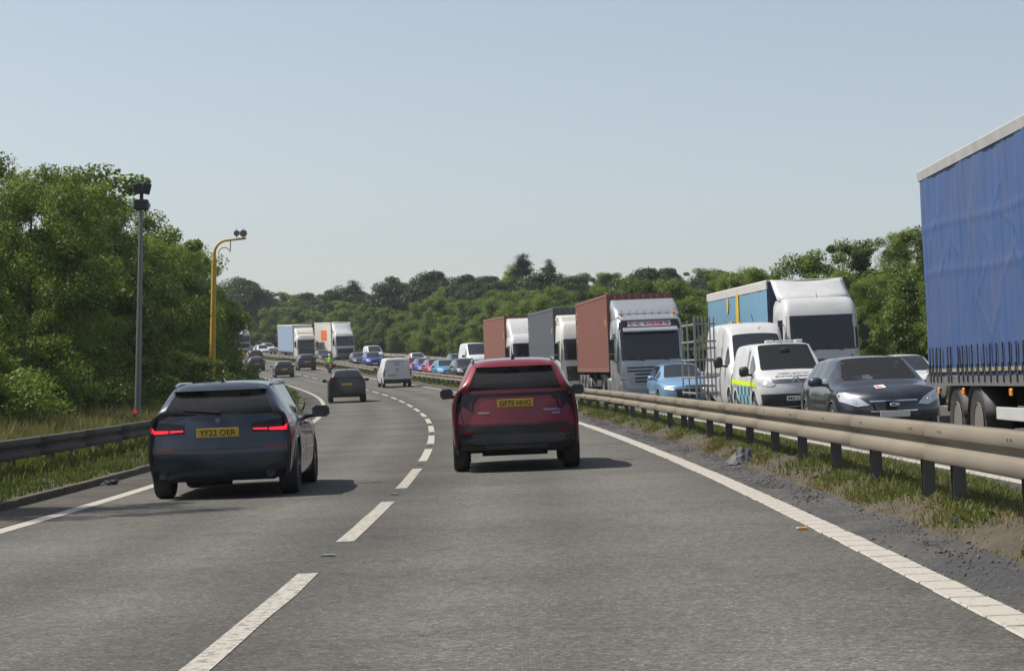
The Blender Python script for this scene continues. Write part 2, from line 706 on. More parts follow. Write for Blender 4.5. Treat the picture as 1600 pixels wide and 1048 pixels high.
# --- terrain: one sheet to the horizon, sunk below the road works, rising as a wooded bank on the right
gx = np.unique(np.concatenate([-np.geomspace(70, 6000, 16), np.arange(-70, 121, 5.0), np.geomspace(125, 6000, 16)]))
gy = np.unique(np.concatenate([-np.geomspace(60, 4000, 8), np.arange(-50, 471, 6.0), np.geomspace(480, 9000, 16)]))
XX, YY = np.meshgrid(gx, gy)
pp = np.stack([XX.ravel(), YY.ravel()], -1)
sub = slice(None, None, 8)
D2 = (pp[:, None, 0] - _x[None, sub]) ** 2 + (pp[:, None, 1] - _y[None, sub]) ** 2
near = D2.argmin(1)
sn = _s[sub][near]
tn = np.sqrt(D2.min(1)) * np.sign((pp[:, 0] - _x[sub][near]) * np.cos(_th[sub][near]) + (pp[:, 1] - _y[sub][near]) * np.sin(_th[sub][near]))
zr = _z[sub][near] + E0 * np.clip(tn, -30, 30)


def bank(t, s):
    """height of the ground outside the road, above the road plane"""
    right = np.interp(t, [15.5, 18, 26, 60, 150], [0, 0.1, 0.7, 2.5, 4.0]) * np.interp(s, [60, 150, 220], [0.5, 1.0, 1.6])
    left = np.interp(-t, [6, 9, 14, 40], [0, 0.25, 0.5, 0.5])
    return right + left


hz = bank(tn, sn)
inside = (tn > -13) & (tn < 27)
ZZ = zr + hz - np.where(inside, 0.6, 0.12)
far = np.clip((np.abs(tn) - 200) / 1500, 0, 1)
ZZ = ZZ * (1 - far) + 0.0 * far
nx, ny = len(gx), len(gy)
ii = np.arange(ny - 1)[:, None] * nx + np.arange(nx - 1)[None, :]
F = np.stack([ii, ii + 1, ii + nx + 1, ii + nx], -1).reshape(-1, 4)
terrain = obj('ground', np_mesh('ground', np.stack([XX.ravel(), YY.ravel(), ZZ], -1), F, WOODG, True))
tag(terrain, kind='structure')

TL, TR = -3.74, 3.96            # painted edges of our carriageway
tag(strip('road', -40, 440, [-4.72, -3.8, -2, 0, 2, 3.98, 4.12], [0] * 7, ASPHALT, 1.0), kind='structure')
road_o = bpy.data.objects['road']
tag(strip('oncoming_road', -20, 440, [6.35, 8.5, 10.6, 13, 15.3], [0] * 5, ASPHALT), kind='structure')
onc_o = bpy.data.objects['oncoming_road']
tag(strip('road_shoulder', -20, 440, [4.1, 4.2, 4.35, 4.5, 4.62], [0.0, 0.012, 0.015, 0.02, 0.03], SHOULDER, 1.0, jit=0.006), kind='structure')
tag(strip('central_reserve', -20, 440, [4.5, 4.62, 4.75, 4.9, 5.1, 5.4, 5.8, 6.1, 6.36, 6.5],
          [0.0, 0.03, 0.075, 0.13, 0.155, 0.15, 0.12, 0.06, 0.012, -0.05], SOIL, 0.5, jit=0.012), kind='structure')
tag(strip('left_verge', -20, 440, [-4.78, -5.0, -5.4, -6.2, -7.5, -9, -11, -14, -22], [0.085, 0.1, 0.13, 0.15, 0.2, 0.3, 0.45, 0.5, 0.3],
          GRASSG, 1.0, jit=0.02), kind='structure')
tag(strip('right_verge', -20, 440, [15.25, 15.4, 16.2, 18, 22, 30], [-0.02, 0.06, 0.1, 0.2, 0.5, 0.6], GRASSG, 2.0, jit=0.02), kind='structure')

GUTTER = ground_mat('gutter_dirt', ((0.062, 0.056, 0.048), (0.1, 0.088, 0.072), (0.036, 0.034, 0.032)), (1.0, 12.0), 0.95, 1.0, 25, 0.02)
tag(strip('road_gutter', -20, 440, [-4.68, -4.4, -4.1, -3.9], [0.012, 0.009, 0.006, 0.003], GUTTER, 1.0), kind='structure')

# --- kerb on the left: separate kerb stones
kerb = empty('kerb')
tag(kerb, kind='structure')
for i, s in enumerate(np.arange(8, 120, 0.915)):
    m = MB()
    j = RNG.normal(0, 0.004, 2)
    a, b = s + 0.006, s + 0.909
    P = [road(a, -4.78 + j[0], -0.05), road(a, -4.655 + j[0], -0.05), road(b, -4.655 + j[1], -0.05), road(b, -4.78 + j[1], -0.05)]
    h = 0.105 + j[0]
    Q = [road(a, -4.78 + j[0], h), road(a, -4.672 + j[0], h), road(b, -4.672 + j[1], h), road(b, -4.78 + j[1], h)]
    m.hexa(P + Q)
    m.build('kerb_stone', KERBM, kerb, None, 0.008, 1)
tag(strip('kerb_far', 120.2, 400, [-4.78, -4.672, -4.655], [0.1, 0.1, -0.02], KERBM, parent=kerb))

# --- painted lines, each a sheet 4 mm above the asphalt
SOFF = 9.0


def mark(name, s0, s1, t, w, parent, mat=LINE, dz=0.004, ds=1.5, th=None):
    n = max(2, int((s1 - s0) / ds) + 1)
    S = np.linspace(s0, s1, n)
    j0, j1 = RNG.normal(0, 0.004, n), RNG.normal(0, 0.004, n)
    V = np.stack([road(S, t - w / 2 + j0, dz), road(S, t + w / 2 + j1, dz)], 1).reshape(-1, 3)
    i = np.arange(n - 1) * 2
    F = np.stack([i, i + 1, i + 3, i + 2], -1)
    return obj(name, np_mesh(name, V, F, mat), parent)


for k in range(-1, 46):
    mark('lane_dash', SOFF + 9 * k, SOFF + 9 * k + 6, 0, 0.15, road_o, LINE_WORN if k < 3 else LINE)
for k in range(0, 46):
    mark('lane_dash', 4 + 9 * k, 6 + 9 * k, 10.55, 0.12, onc_o, LINE)
mark('edge_line', -10, 430, TL, 0.19, road_o, LINE)
mark('edge_line', 54.0, 430, TR, 0.2, road_o, LINE)
mark('edge_line', -10, 430, 6.85, 0.18, onc_o, LINE)
mark('edge_line', -10, 430, 14.3, 0.18, onc_o, LINE)
rib = mark('edge_line', -10, 54.0, TR, 0.2, road_o, line_mat('rib_shade_bed', 0.6))  # dark bed colour stands in for the ribs' shadow lines, seen through the gaps
# raised blocks of the ribbed line
for s in np.arange(8.5, 54.0, 0.46):
    m = MB()
    w = 0.105
    a, b = s, s + 0.425 + RNG.normal(0, 0.006)
    j = RNG.normal(0, 0.004)
    P = [road(a, TR - w + j, 0.003), road(a, TR + w + j, 0.003), road(b, TR + w + j, 0.003), road(b, TR - w + j, 0.003)]
    Q = [road(a + .006, TR - w + j + .006, 0.013), road(a + .006, TR + w + j - .006, 0.013), road(b - .006, TR + w + j - .006, 0.013), road(b - .006, TR - w + j + .006, 0.013)]
    m.hexa(P + Q)
    m.build('rib_block', LINE, rib, None)
# reflective road studs in the gaps
STUD = paint('road_stud', (0.3, 0.31, 0.32), 0.4, metal=0.3)
_sm = MB().prism([(-0.06, 0.0), (-0.04, 0.014), (0.04, 0.014), (0.06, 0.0)], 'x', -0.04, 0.04).mesh('road_stud', STUD)
for k in range(0, 20):
    o = obj('road_stud', _sm, road_o)
    o.matrix_basis = frame(SOFF + 9 * k + 7.5, 0, 0.003) @ Matrix.Rotation(R(90), 4, 'Z')

# --- safety barriers: W beam on posts
WPROF = [(-0.02, 0.16), (-0.088, 0.152), (-0.1, 0.142), (-0.1, 0.055), (-0.09, 0.045), (-0.03, 0.012), (-0.03, -0.018),
         (-0.09, -0.05), (-0.1, -0.06), (-0.1, -0.145), (-0.088, -0.153), (-0.02, -0.158)]
BOLTM = paint('bolt', (0.05, 0.05, 0.05), 0.6)
POSTM = paint('barrier_post', (0.085, 0.085, 0.085), 0.6, metal=0.3, dirt=0.35)
pm = MB()
pm.box((0, -0.05, -0.05), (0.105, 0.008, 0.62)).box((0, 0.05, -0.05), (0.105, 0.008, 0.62)).box((0, 0, -0.05), (0.008, 0.092, 0.62))
pm.box((-0.006, 0, 0.2), (0.115, 0.11, 0.1))
post_me = pm.mesh('post', POSTM)
bolt_me = MB().prism([(-.022, -.008), (.006, -.008), (.022, .008), (-.006, .008)], 'x', -0.108, -0.09).mesh('bolt', BOLTM)


def barrier(label, t, face, s0, s1, top, posts, beam_mat, base=0.15, seg=4.0, detail=60):
    root = empty('safety_barrier', upright(s0, t, 0))
    tag(root, label, 'barrier')
    inv = root.matrix_basis.inverted()
    # overlapping beam lengths
    for a in np.arange(s0, s1, seg):
        b = min(a + seg + 0.06, s1 + .06)
        S = np.linspace(a, b, 4)
        pr = np.array(WPROF)
        V, n = [], len(pr)
        for q, s in enumerate(S):
            lift = 0.0025 if q == 3 else 0.0
            pts = road(s, t + face * (pr[:, 0] - lift), top - 0.155 + pr[:, 1])
            V.append(pts)
        V = np.concatenate(V)
        Vl = np.array([inv @ Vector(p) for p in V])
        k = np.arange(3)[:, None] * n + np.arange(n - 1)[None, :]
        F = np.stack([k, k + 1, k + n + 1, k + n], -1).reshape(-1, 4)
        o = obj('beam', np_mesh('beam', Vl, F, beam_mat, False), root)
        sd = o.modifiers.new('sheet', 'SOLIDIFY')
        sd.thickness = 0.006
    for s in posts:
        M = inv @ frame(s, t + face * 0.07, 0)
        o = obj('post', post_me, root)
        o.matrix_basis = M @ Matrix.Translation((0, 0, top - 0.34))
        if s < detail:
            for dy in (-.055, .055):
                for dz in (-.1, .1):
                    q = obj('bolt', bolt_me, root)
                    q.matrix_basis = inv @ frame(s, t, top - 0.155) @ Matrix.Translation((0, dy, dz))
    return root


near_posts = [12.2, 14.9, 17.4, 18.7, 21.4, 24.0, 26.7, 29.3, 32.1, 34.8, 37.6, 40.7, 42.0, 44.7, 47.6, 50.5, 53.4, 54.9, 57.9, 60.8, 63.6]
barrier('long weathered beige steel crash barrier along the central reserve between both carriageways', 5.0, 1, 6.0, 380,
        0.80, near_posts + list(np.arange(66.4, 330, 2.85)), paint('weathered_beam', (0.235, 0.2, 0.148), 0.7, dirt=0.5, scale=1.1))
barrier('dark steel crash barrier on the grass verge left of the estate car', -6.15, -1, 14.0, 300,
        0.72, [29.6, 32.8, 35.8, 37.9, 40.8, 42.9] + list(np.arange(45.5, 300, 2.4)), paint('weathered_shaded_beam', (0.05, 0.047, 0.043), 0.75, metal=0.0, dirt=0.3, scale=1.3), detail=0)  # weathered beam, its colour darkened further for the shade on its backlit face
barrier('thin far crash barrier at the wood edge beyond the oncoming lanes', 15.9, 1, 60.0, 400,
        0.76, list(np.arange(61, 400, 2.8)), paint('far_beam', (0.36, 0.31, 0.24), 0.6, dirt=0.3), detail=0)

# ================================================================== VEHICLE LIBRARY
def interp(tab, y, col=1):
    return float(np.interp(y, [r[0] for r in tab], [r[col] for r in tab]))


def wheel(parent, x, y, r, w, side, rimmat=ALLOY, style='spoke', name='wheel', hub=None):
    """tyre with a rim as its child; side = +1 when the outer face looks to +x"""
    m = MB()
    h = w / 2
    rr = hub or r * 0.66
    m.lathe([(rr, -h * .8), (r * .9, -h), (r * .97, -h * .9), (r, -h * .6), (r * 1.0, h * .6), (r * .97, h * .9), (r * .9, h), (rr, h * .8)],
            (x, y, r), 'x', 30)
    ty = m.build(name, RUBBER, parent, 30)
    m = MB()
    o = side * h
    if style == 'spoke':
        m.lathe([(rr, o * .78), (rr * .93, o * .86), (rr * .88, o * .6), (rr * .3, o * .45)], (x, y, r), 'x', 30)
        for k in range(5):
            a = 2 * math.pi * k / 5 + .3
            for q in (-.13, .13):
                c, s = math.cos(a + q), math.sin(a + q)
                p0 = (x + o * .74, y + c * rr * .16, r + s * rr * .16)
                p1 = (x + o * .84, y + c * rr * .92, r + s * rr * .92)
                m.tube([p0, p1], rr * .07, 6)
        m.lathe([(rr * .22, o * .5), (rr * .2, o * .86), (rr * .05, o * .9)], (x, y, r), 'x', 12)
    elif style == 'cap':
        m.lathe([(rr, o * .8), (rr * .9, o * .9), (rr * .75, o * .75), (rr * .5, o * .85), (rr * .1, o * .95)], (x, y, r), 'x', 24)
    else:   # lorry rim: deep dish with hub and nuts
        m.lathe([(rr, o * .9), (rr * .94, o * .95), (rr * .9, o * .5), (rr * .62, o * .2), (rr * .45, o * .25), (rr * .42, o * .7), (rr * .25, o * .8)], (x, y, r), 'x', 24)
        for k in range(10):
            a = 2 * math.pi * k / 10
            c, s = math.cos(a) * rr * .54, math.sin(a) * rr * .54
            m.cyl((x + o * .2, y + c, r + s), (x + o * .34, y + c, r + s), .018, n=6)
    m.build('rim', rimmat, ty, 35)
    return ty


class Body:
    """a car or van shell: cage in box topology, subdivided, then split into parts by face"""

    def __init__(self, P, level=2):
        self.P = P
        L, Wd = P['L'], P['W'] / 2
        ax = [P['ax_r'], P['ax_f']]
        Ra = P['R'] * 1.13
        keys = [r[0] for r in P['top']] + [a for w in P['side_win'] for a in w[:2]]
        arch = []
        for a in ax:
            arch += [a + Ra * q for q in (-1.1, -1.0, -.82, -.45, 0, .45, .82, 1.0, 1.1)]
        Y = sorted(set(keys))
        for a in arch:
            if all(abs(a - b) > 0.055 for b in keys):
                Y.append(a)
        Y = sorted(y for y in Y if P['top'][0][0] <= y <= P['top'][-1][0])
        self.Y = Y
        n = len(Y)
        rows = P.get('rows', [(0.0, .94), (.13, .985), (.38, 1.0), (.62, 1.0), (.85, .985), (1.0, .955)])
        nr = len(rows)
        plan, belt = P['plan'], P['belt']
        V, ids, faces, tags = [], {}, [], []

        def vid(key, co=None):
            if key not in ids:
                ids[key] = len(V)
                V.append(co)
            return ids[key]

        def arch_z(y):
            z = P['zb']
            for a in ax:
                dd = abs(y - a)
                if dd < Ra * 1.04:
                    z = max(z, P['R'] + math.sqrt(max(0, (Ra * 1.04) ** 2 - dd * dd)) - .01)
            return z
        # sides
        for sx in (-1, 1):
            for i, y in enumerate(Y):
                hw = Wd * interp(plan, y)
                z0, bz = arch_z(y), interp(belt, y)
                if i in (0, n - 1):
                    z0 = P['zb'] + (P.get('tuck_r', .06) if i == 0 else P.get('tuck_f', .02))
                for j, (fz, fw) in enumerate(rows):
                    yy = y
                    if i == 0:
                        yy = P['rear'][j] + P.get('rcorner', .14)
                    if i == n - 1:
                        yy = L - P['front'][j] - P.get('fcorner', .25)
                    fx = fw
                    if z0 > P['zb'] + .15 and j == 0:
                        fx = 1.0
                    vid(('s', sx, i, j), (sx * hw * fx, yy, z0 + (bz - z0) * fz))
        # top columns
        for i, y in enumerate(Y):
            r = [float(np.interp(y, [q[0] for q in P['top']], [q[c] for q in P['top']])) for c in range(1, 8)]
            x1, z1, x2, z2, x3, z3, z4 = r
            bow = interp(P['bow'], y) if 'bow' in P else 0.0
            if i == 0:
                y = P['rear'][-1]
                bow = 0
            hw = Wd * interp(plan, Y[i]) * rows[-1][1]
            for c, (x, z) in enumerate(((x1, z1), (x2, z2), (x3, z3), (0, z4))):
                b = bow * (1 - (x / hw) ** 2)
                if i == 0:
                    b = P.get('rcorner', .14) * (x / hw) ** 2
                if i == n - 1:
                    b = -P['front'][-1] + P.get('fcorner', .25) * (1 - (x / hw) ** 2) + (L - y) - P.get('fcorner', .25)
                for sx in ((-1, 1) if x else (1,)):
                    vid(('t', sx if x else 0, i, c + 1), (sx * x, y + b, z))

        def top(i, c):      # c from -4..4
            if c == 4 or c == -4:
                return ids[('s', -1 if c < 0 else 1, i, nr - 1)]
            if c == 0:
                return ids[('t', 0, i, 4)]
            return ids[('t', -1 if c < 0 else 1, i, 4 - abs(c))]
        # end faces
        ends = {}
        for e, i in ((0, 0), (1, n - 1)):
            hw = Wd * interp(plan, Y[i])
            for j, (fz, fw) in enumerate(rows[:-1]):
                for c in range(-3, 4):
                    xx = V[top(i, c)][0]
                    fr = xx / (hw * rows[-1][1])
                    x = hw * fw * fr
                    sd = V[ids[('s', 1, i, j)]]
                    if e == 0:
                        y = P['rear'][j] + P.get('rcorner', .14) * fr ** 2
                    else:
                        y = L - P['front'][j] - P.get('fcorner', .25) * fr ** 2
                    ends[(e, j, c)] = len(V)
                    V.append((x, y, sd[2]))

        def end(e, j, c):
            i = 0 if e == 0 else n - 1
            if j == nr - 1:
                return top(i, c)
            if abs(c) == 4:
                return ids[('s', -1 if c < 0 else 1, i, j)]
            return ends[(e, j, c)]
        cls = P['classify'] if 'classify' in P else None
        yrw, yrr, yh, yc = P['glass']
        for i in range(n - 1):
            ym = (Y[i] + Y[i + 1]) / 2
            for sx in (-1, 1):
                for j in range(nr - 1):
                    q = [ids[('s', sx, i, j)], ids[('s', sx, i + 1, j)], ids[('s', sx, i + 1, j + 1)], ids[('s', sx, i, j + 1)]]
                    faces.append(q if sx > 0 else q[::-1])
                    tags.append('lower' if j == 0 and P.get('cladding') else 'body')
            for c in range(-4, 4):
                faces.append([top(i, c), top(i, c + 1), top(i + 1, c + 1), top(i + 1, c)])
                a = 'body'
                cm = abs(c + .5)
                if cm > 3:
                    for k, w in enumerate(P['side_win']):
                        if w[0] < ym < w[1]:
                            a = 'side%d%s' % (k, 'r' if c > 0 else 'l')
                    for w in P.get('pillars', []):
                        if w[0] < ym < w[1]:
                            a = 'pillar'
                elif cm < 2:
                    if yh < ym < yc:
                        a = 'windscreen'
                    elif yrw < ym < yrr and P.get('rear_glass', True):
                        a = 'rear_window'
                tags.append(a)
        for e in (0, 1):
            for j in range(nr - 1):
                for c in range(-4, 4):
                    q = [end(e, j, c), end(e, j, c + 1), end(e, j + 1, c + 1), end(e, j + 1, c)]
                    faces.append(q if e == 0 else q[::-1])
                    tags.append('lower' if j == 0 and P.get('cladding') else 'body')
        names = sorted(set(tags))
        me = bpy.data.meshes.new('cage')
        me.from_pydata(V, [], faces)
        for k in names:
            me.materials.append(BLACK)
        me.polygons.foreach_set('material_index', [names.index(a) for a in tags])
        me.update()
        o = bpy.data.objects.new('cage', me)
        COL.objects.link(o)
        # crease glass outlines a little so panes keep their corners
        bm = bmesh.new()
        bm.from_mesh(me)
        lay = bm.edges.layers.float.get('crease_edge') or bm.edges.layers.float.new('crease_edge')
        for ed in bm.edges:
            if len(ed.link_faces) == 2 and ed.link_faces[0].material_index != ed.link_faces[1].material_index:
                ed[lay] = 0.45
        bm.to_mesh(me)
        bm.free()
        ss = o.modifiers.new('s', 'SUBSURF')
        ss.levels = level
        dg = bpy.context.evaluated_depsgraph_get()
        dg.update()
        ev = o.evaluated_get(dg).to_mesh()
        nv, npoly = len(ev.vertices), len(ev.polygons)
        co = np.empty(nv * 3, np.float32)
        ev.vertices.foreach_get('co', co)
        no = np.empty(nv * 3, np.float32)
        ev.vertices.foreach_get('normal', no)
        vi = np.empty(npoly * 4, np.int32)
        ev.loops.foreach_get('vertex_index', vi)
        mi = np.empty(npoly, np.int32)
        ev.polygons.foreach_get('material_index', mi)
        self.co, self.no, self.q, self.mi = co.reshape(-1, 3), no.reshape(-1, 3), vi.reshape(-1, 4), mi
        o.evaluated_get(dg).to_mesh_clear()
        bpy.data.objects.remove(o)
        bpy.data.meshes.remove(me)
        # root sits on the ground under the middle of the vehicle
        self.co[:, 1] -= L / 2
        self.names = names
        self.bvh = BVHTree.FromPolygons([tuple(p) for p in self.co], [tuple(q) for q in self.q])

    def piece(self, name, key, mat, parent, off=0.0):
        keys = [key] if isinstance(key, str) else key
        sel = np.isin(self.mi, [self.names.index(k) for k in keys if k in self.names])
        if not sel.any():
            return None
        q = self.q[sel]
        u, inv = np.unique(q.ravel(), return_inverse=True)
        me = np_mesh(name, self.co[u] + self.no[u] * off, inv.reshape(-1, 4), mat, True)
        return obj(name, me, parent)


def inside_poly(p, poly):
    x, y = p
    c = False
    for i in range(len(poly)):
        (x0, y0), (x1, y1) = poly[i - 1], poly[i]
        if (y0 > y) != (y1 > y) and x < (x1 - x0) * (y - y0) / (y1 - y0) + x0:
            c = not c
    return c


def patch(bvh, poly, side, mat, name, parent, off=0.008, res=0.05, smooth=True, mirror=False, depth=0.02):
    """a thin panel of given outline draped over a body, seen from one side (rear, front, left, right, top)"""
    if mirror:
        patch(bvh, [(-a, b) for a, b in poly][::-1], side, mat, name, parent, off, res, smooth, False, depth)
    poly = [Vector(p) for p in poly]
    pts, n = [], 0
    dense = []
    for i in range(len(poly)):
        a, b = poly[i], poly[(i + 1) % len(poly)]
        k = max(1, int((b - a).length / res))
        dense += [a.lerp(b, q / k) for q in range(k)]
    nb = len(dense)
    pl = [(p.x, p.y) for p in dense]
    xs, ys = [p[0] for p in pl], [p[1] for p in pl]
    inner = []
    gx_ = np.arange(min(xs) + res * .5, max(xs), res)
    gy_ = np.arange(min(ys) + res * .5, max(ys), res)
    for a in gx_:
        for b in gy_:
            if inside_poly((a, b), pl) and min((a - q[0]) ** 2 + (b - q[1]) ** 2 for q in pl) > (res * .4) ** 2:
                inner.append(Vector((a, b)))
    allp = dense + inner
    vo, _, fo, ov, _, _ = delaunay_2d_cdt(allp, [(i, (i + 1) % nb) for i in range(nb)], [], 1, 1e-5)
    D = {'rear': (0, 1, 0), 'front': (0, -1, 0), 'left': (1, 0, 0), 'right': (-1, 0, 0), 'top': (0, 0, -1)}[side]
    D = Vector(D)
    out, last = [], None
    for p in vo:
        a, b = p.x, p.y
        if side in ('rear', 'front'):
            base = Vector((a, 0, b))
        elif side in ('left', 'right'):
            base = Vector((0, a, b))
        else:
            base = Vector((a, b, 0))
        h = bvh.ray_cast(base - D * 12, D)
        if h[0] is None:
            h2 = bvh.find_nearest(base - D * 3)
            pt_ = h2[0]
        else:
            pt_ = h[0]
        out.append(pt_ - D * off)
    m = MB()
    m.add(out, fo)
    # rim turned back into the body
    cnt = {}
    for f_ in fo:
        for i in range(len(f_)):
            e = (f_[i - 1], f_[i])
            cnt[tuple(sorted(e))] = cnt.get(tuple(sorted(e)), 0) + 1
    k0 = len(m.v)
    back = [p + D * depth for p in out]
    m.v += [tuple(p) for p in back]
    for (a, b), c in cnt.items():
        if c == 1:
            m.f.append((a, b, b + k0, a + k0))
    return m.build(name, mat, parent, 50 if smooth else None)


def num_plate(parent, txt, c, n, mat, w=0.52, h=0.111, tilt=0.0):
    """c centre, n = -1 rear (faces -y) or +1 front"""
    m = MB()
    m.box((0, 0, 0), (w, 0.012, h))
    o = m.build('number_plate', mat, parent, None, 0.003, 1)
    o.location = c
    o.rotation_euler = (tilt, 0, 0)
    if txt:
        ux = (1, 0, 0) if n < 0 else (-1, 0, 0)
        lettering('lettering', txt, h * .66, w * .86, (0, 0.0065 * n, 0), ux, (0, 0, 1), INK, o, bold=0.012, off=0.0015)
    return o


def mirrors(parent, y, z, hw, mat, size=(.2, .12, .15), both=True, lens=True):
    for sx in (-1, 1):
        m = MB()
        a, b = size[0], size[2] / 2
        x0, x1 = hw + .04, hw + .04 + a
        yb, yf = y - size[1] * .4, y + size[1] * .6
        ring = [(x0, -b * .55), (x0 + a * .12, -b * .9), (x1 - a * .2, -b), (x1, -b * .5), (x1, b * .45), (x1 - a * .15, b * .9), (x0 + a * .2, b), (x0, b * .6)]
        rings = []
        for k, (yy, sc) in enumerate(((yb, .93), (yb + .02, 1.0), (y + .03, .96), (yf - .02, .75), (yf, .45))):
            cx = (x0 + x1) / 2 - (.03 if k > 2 else 0)
            rings.append([(sx * (cx + (p[0] - (x0 + x1) / 2) * sc), yy, z + p[1] * sc) for p in ring])
        m = loft(rings)
        m.tube([(sx * (hw - .09), y + .05, z - b * .75), (sx * (hw + .07), y + .02, z - b * .6)], [.04, .03], 6)
        o = m.build('door_mirror', mat, parent, 60)
        g = MB().add([(q[0], q[1] - .004, q[2]) for q in [(sx * ((x0 + x1) / 2 + (p[0] - (x0 + x1) / 2) * .82), yb, z + p[1] * .82) for p in ring]], [tuple(range(8))])
        g.build('mirror_glass', DARKPANE, o, None)


def seats(parent, ys, x=.36, z0=.38, h=.62):
    for y in ys:
        for sx in (-1, 1):
            m = MB()
            m.box((sx * x, y, z0 + h * .45), (.46, .12, h), (-.2, 0, 0))
            m.box((sx * x, y + .22, z0 + .08), (.46, .46, .16))
            m.box((sx * x, y - .1, z0 + h + .07), (.24, .09, .17), (-.15, 0, 0))
            m.tube([(sx * x - .05, y - .08, z0 + h - .1), (sx * x - .05, y - .1, z0 + h + .05)], .008, 5)
            m.build('seat', CLOTH, parent, 40, .03, 2)


def car_common(root, B, paintm, winm, rearm, sidem, far=False, rim=ALLOY, lining=True, trim=None, seat_rows=None):
    P = B.P
    L = P['L']
    body = B.piece('body', ['body'], paintm, root)
    if P.get('cladding'):
        B.piece('lower_cladding', ['lower'], BLACK, root)
    B.piece('door_pillar', ['pillar'], GLOSSBLK, root)
    B.piece('windscreen', ['windscreen'], winm, root)
    B.piece('rear_window', ['rear_window'], rearm, root)
    for nme in B.names:
        if nme.startswith('side'):
            B.piece('side_window', [nme], sidem if not P['side_win'][int(nme[4])][2] else paintm, root)
    if lining:
        B.piece('cabin_lining', ['body', 'pillar', 'lower'], CLOTH, root, -0.03)
    # underside
    m = MB()
    hw = P['W'] / 2
    m.box((0, 0, P['zb'] + .14), (P['W'] - .52, L - .5, .25))
    m.box((0, P['ax_r'] - L / 2, .42), (P['W'] - .5, .9, .3))
    m.build('underbody', UNDER, root, None)
    m = MB()
    for a in (P['ax_r'], P['ax_f']):
        for sx in (-1, 1):
            m.lathe([(P['R'] * 1.1, sx * .02), (P['R'] * 1.1, sx * .24)], (sx * (hw - .28), a - L / 2, P['R'] + .01), 'x', 20)
    for a in (P['ax_r'], P['ax_f']):
        for sx in (-1, 1):
            wheel(root, sx * (hw - .125 - P.get('inset', 0)), a - L / 2, P['R'], P.get('tw', .225), sx, rim)
    if seat_rows:
        seats(root, [y - L / 2 for y in seat_rows], z0=P['zb'] + .12, h=P.get('seat_h', .62))
        m = MB()
        yc = P['glass'][3] - L / 2
        m.box((0, yc - .22, interp(P['belt'], P['glass'][3]) - .14), (P['W'] - .3, .5, .26))
        m.build('dashboard', CLOTH, root, 40, .05, 2)
        m = MB()
        m.lathe([(.19, -.015), (.2, 0), (.19, .015), (.165, .012), (.165, -.012)], (0, 0, 0), 'y', 24)
        o = m.build('steering_wheel', BLACK, root, 40)
        o.location = (.36, yc - .58, interp(P['belt'], P['glass'][3]) - .08)
        o.rotation_euler = (-.35, 0, 0)
        m = MB()
        m.box((0, P['glass'][3] - L / 2 - .55 - .0, P['H'] - .2), (.24, .03, .07))
        m.tube([(0, P['glass'][2] - L / 2 + .1, P['H'] - .1), (0, P['glass'][3] - L / 2 - .55, P['H'] - .2)], .012, 5)
        m.build('rear_view_mirror', BLACK, root, 40, .01, 1)
    return body


def shark_fin(root, y, z, mat):
    m = MB()
    m.add([(-.03, y - .06, z), (.03, y - .06, z), (.03, y + .12, z), (-.03, y + .12, z), (0, y - .07, z + .085), (0, y - .03, z + .08)],
          [(0, 1, 4), (1, 2, 5, 4), (2, 3, 5), (3, 0, 4, 5)])
    m.build('roof_antenna', mat, root, None)


# ---- profiles: y from the rear bumper; top rows are (y, x1,z1, x2,z2, x3,z3, z4)
def prof_estate(L=4.71, W=1.83, H=1.45):
    return dict(rows=[(0.0, .93), (.13, .975), (.38, 1.0), (.62, 1.0), (.85, .975), (1.0, .93)], L=L, W=W, H=H, zb=.2, R=.335, ax_r=.93, ax_f=3.78, tw=.235,
                plan=[(0, .93), (.35, .985), (1.0, 1.0), (3.4, 1.0), (4.2, .965), (4.5, .92), (L, .86)],
                belt=[(0, 1.0), (.5, 1.005), (1.4, .985), (3.2, .93), (4.1, .85), (L, .70)],
                top=[(0.0, .78, 1.02, .70, 1.03, .4, 1.035, 1.04), (.12, .75, 1.06, .665, 1.08, .4, 1.09, 1.095),
                     (.55, .63, 1.33, .54, 1.37, .33, 1.395, 1.40), (.62, .63, 1.36, .535, 1.40, .33, 1.425, 1.43),
                     (1.3, .62, 1.385, .53, 1.43, .32, 1.45, 1.455), (2.2, .63, 1.39, .54, 1.435, .32, 1.455, 1.46),
                     (2.72, .625, 1.365, .53, 1.405, .31, 1.425, 1.43), (3.42, .76, .98, .66, 1.0, .38, 1.01, 1.015),
                     (3.6, .74, .95, .6, .965, .35, .975, .98), (4.2, .68, .87, .55, .895, .32, .905, .91),
                     (4.6, .55, .75, .44, .77, .27, .775, .78)],
                bow=[(0, 0), (.62, 0), (.63, 0), (2.6, 0), (2.72, .06), (3.42, .16), (4.2, .1), (4.6, .0)],
                glass=(.0, .55, 2.72, 3.42), side_win=[(.8, 1.3, 0), (1.4, 2.1, 0), (2.2, 2.72, 0), (2.76, 3.3, 0)],
                pillars=[(1.3, 1.4), (2.1, 2.2)],
                rear=[.12, .03, 0, .03, .05, .1], front=[.1, .02, 0, .0, .02, .06], rcorner=.2, fcorner=.35)


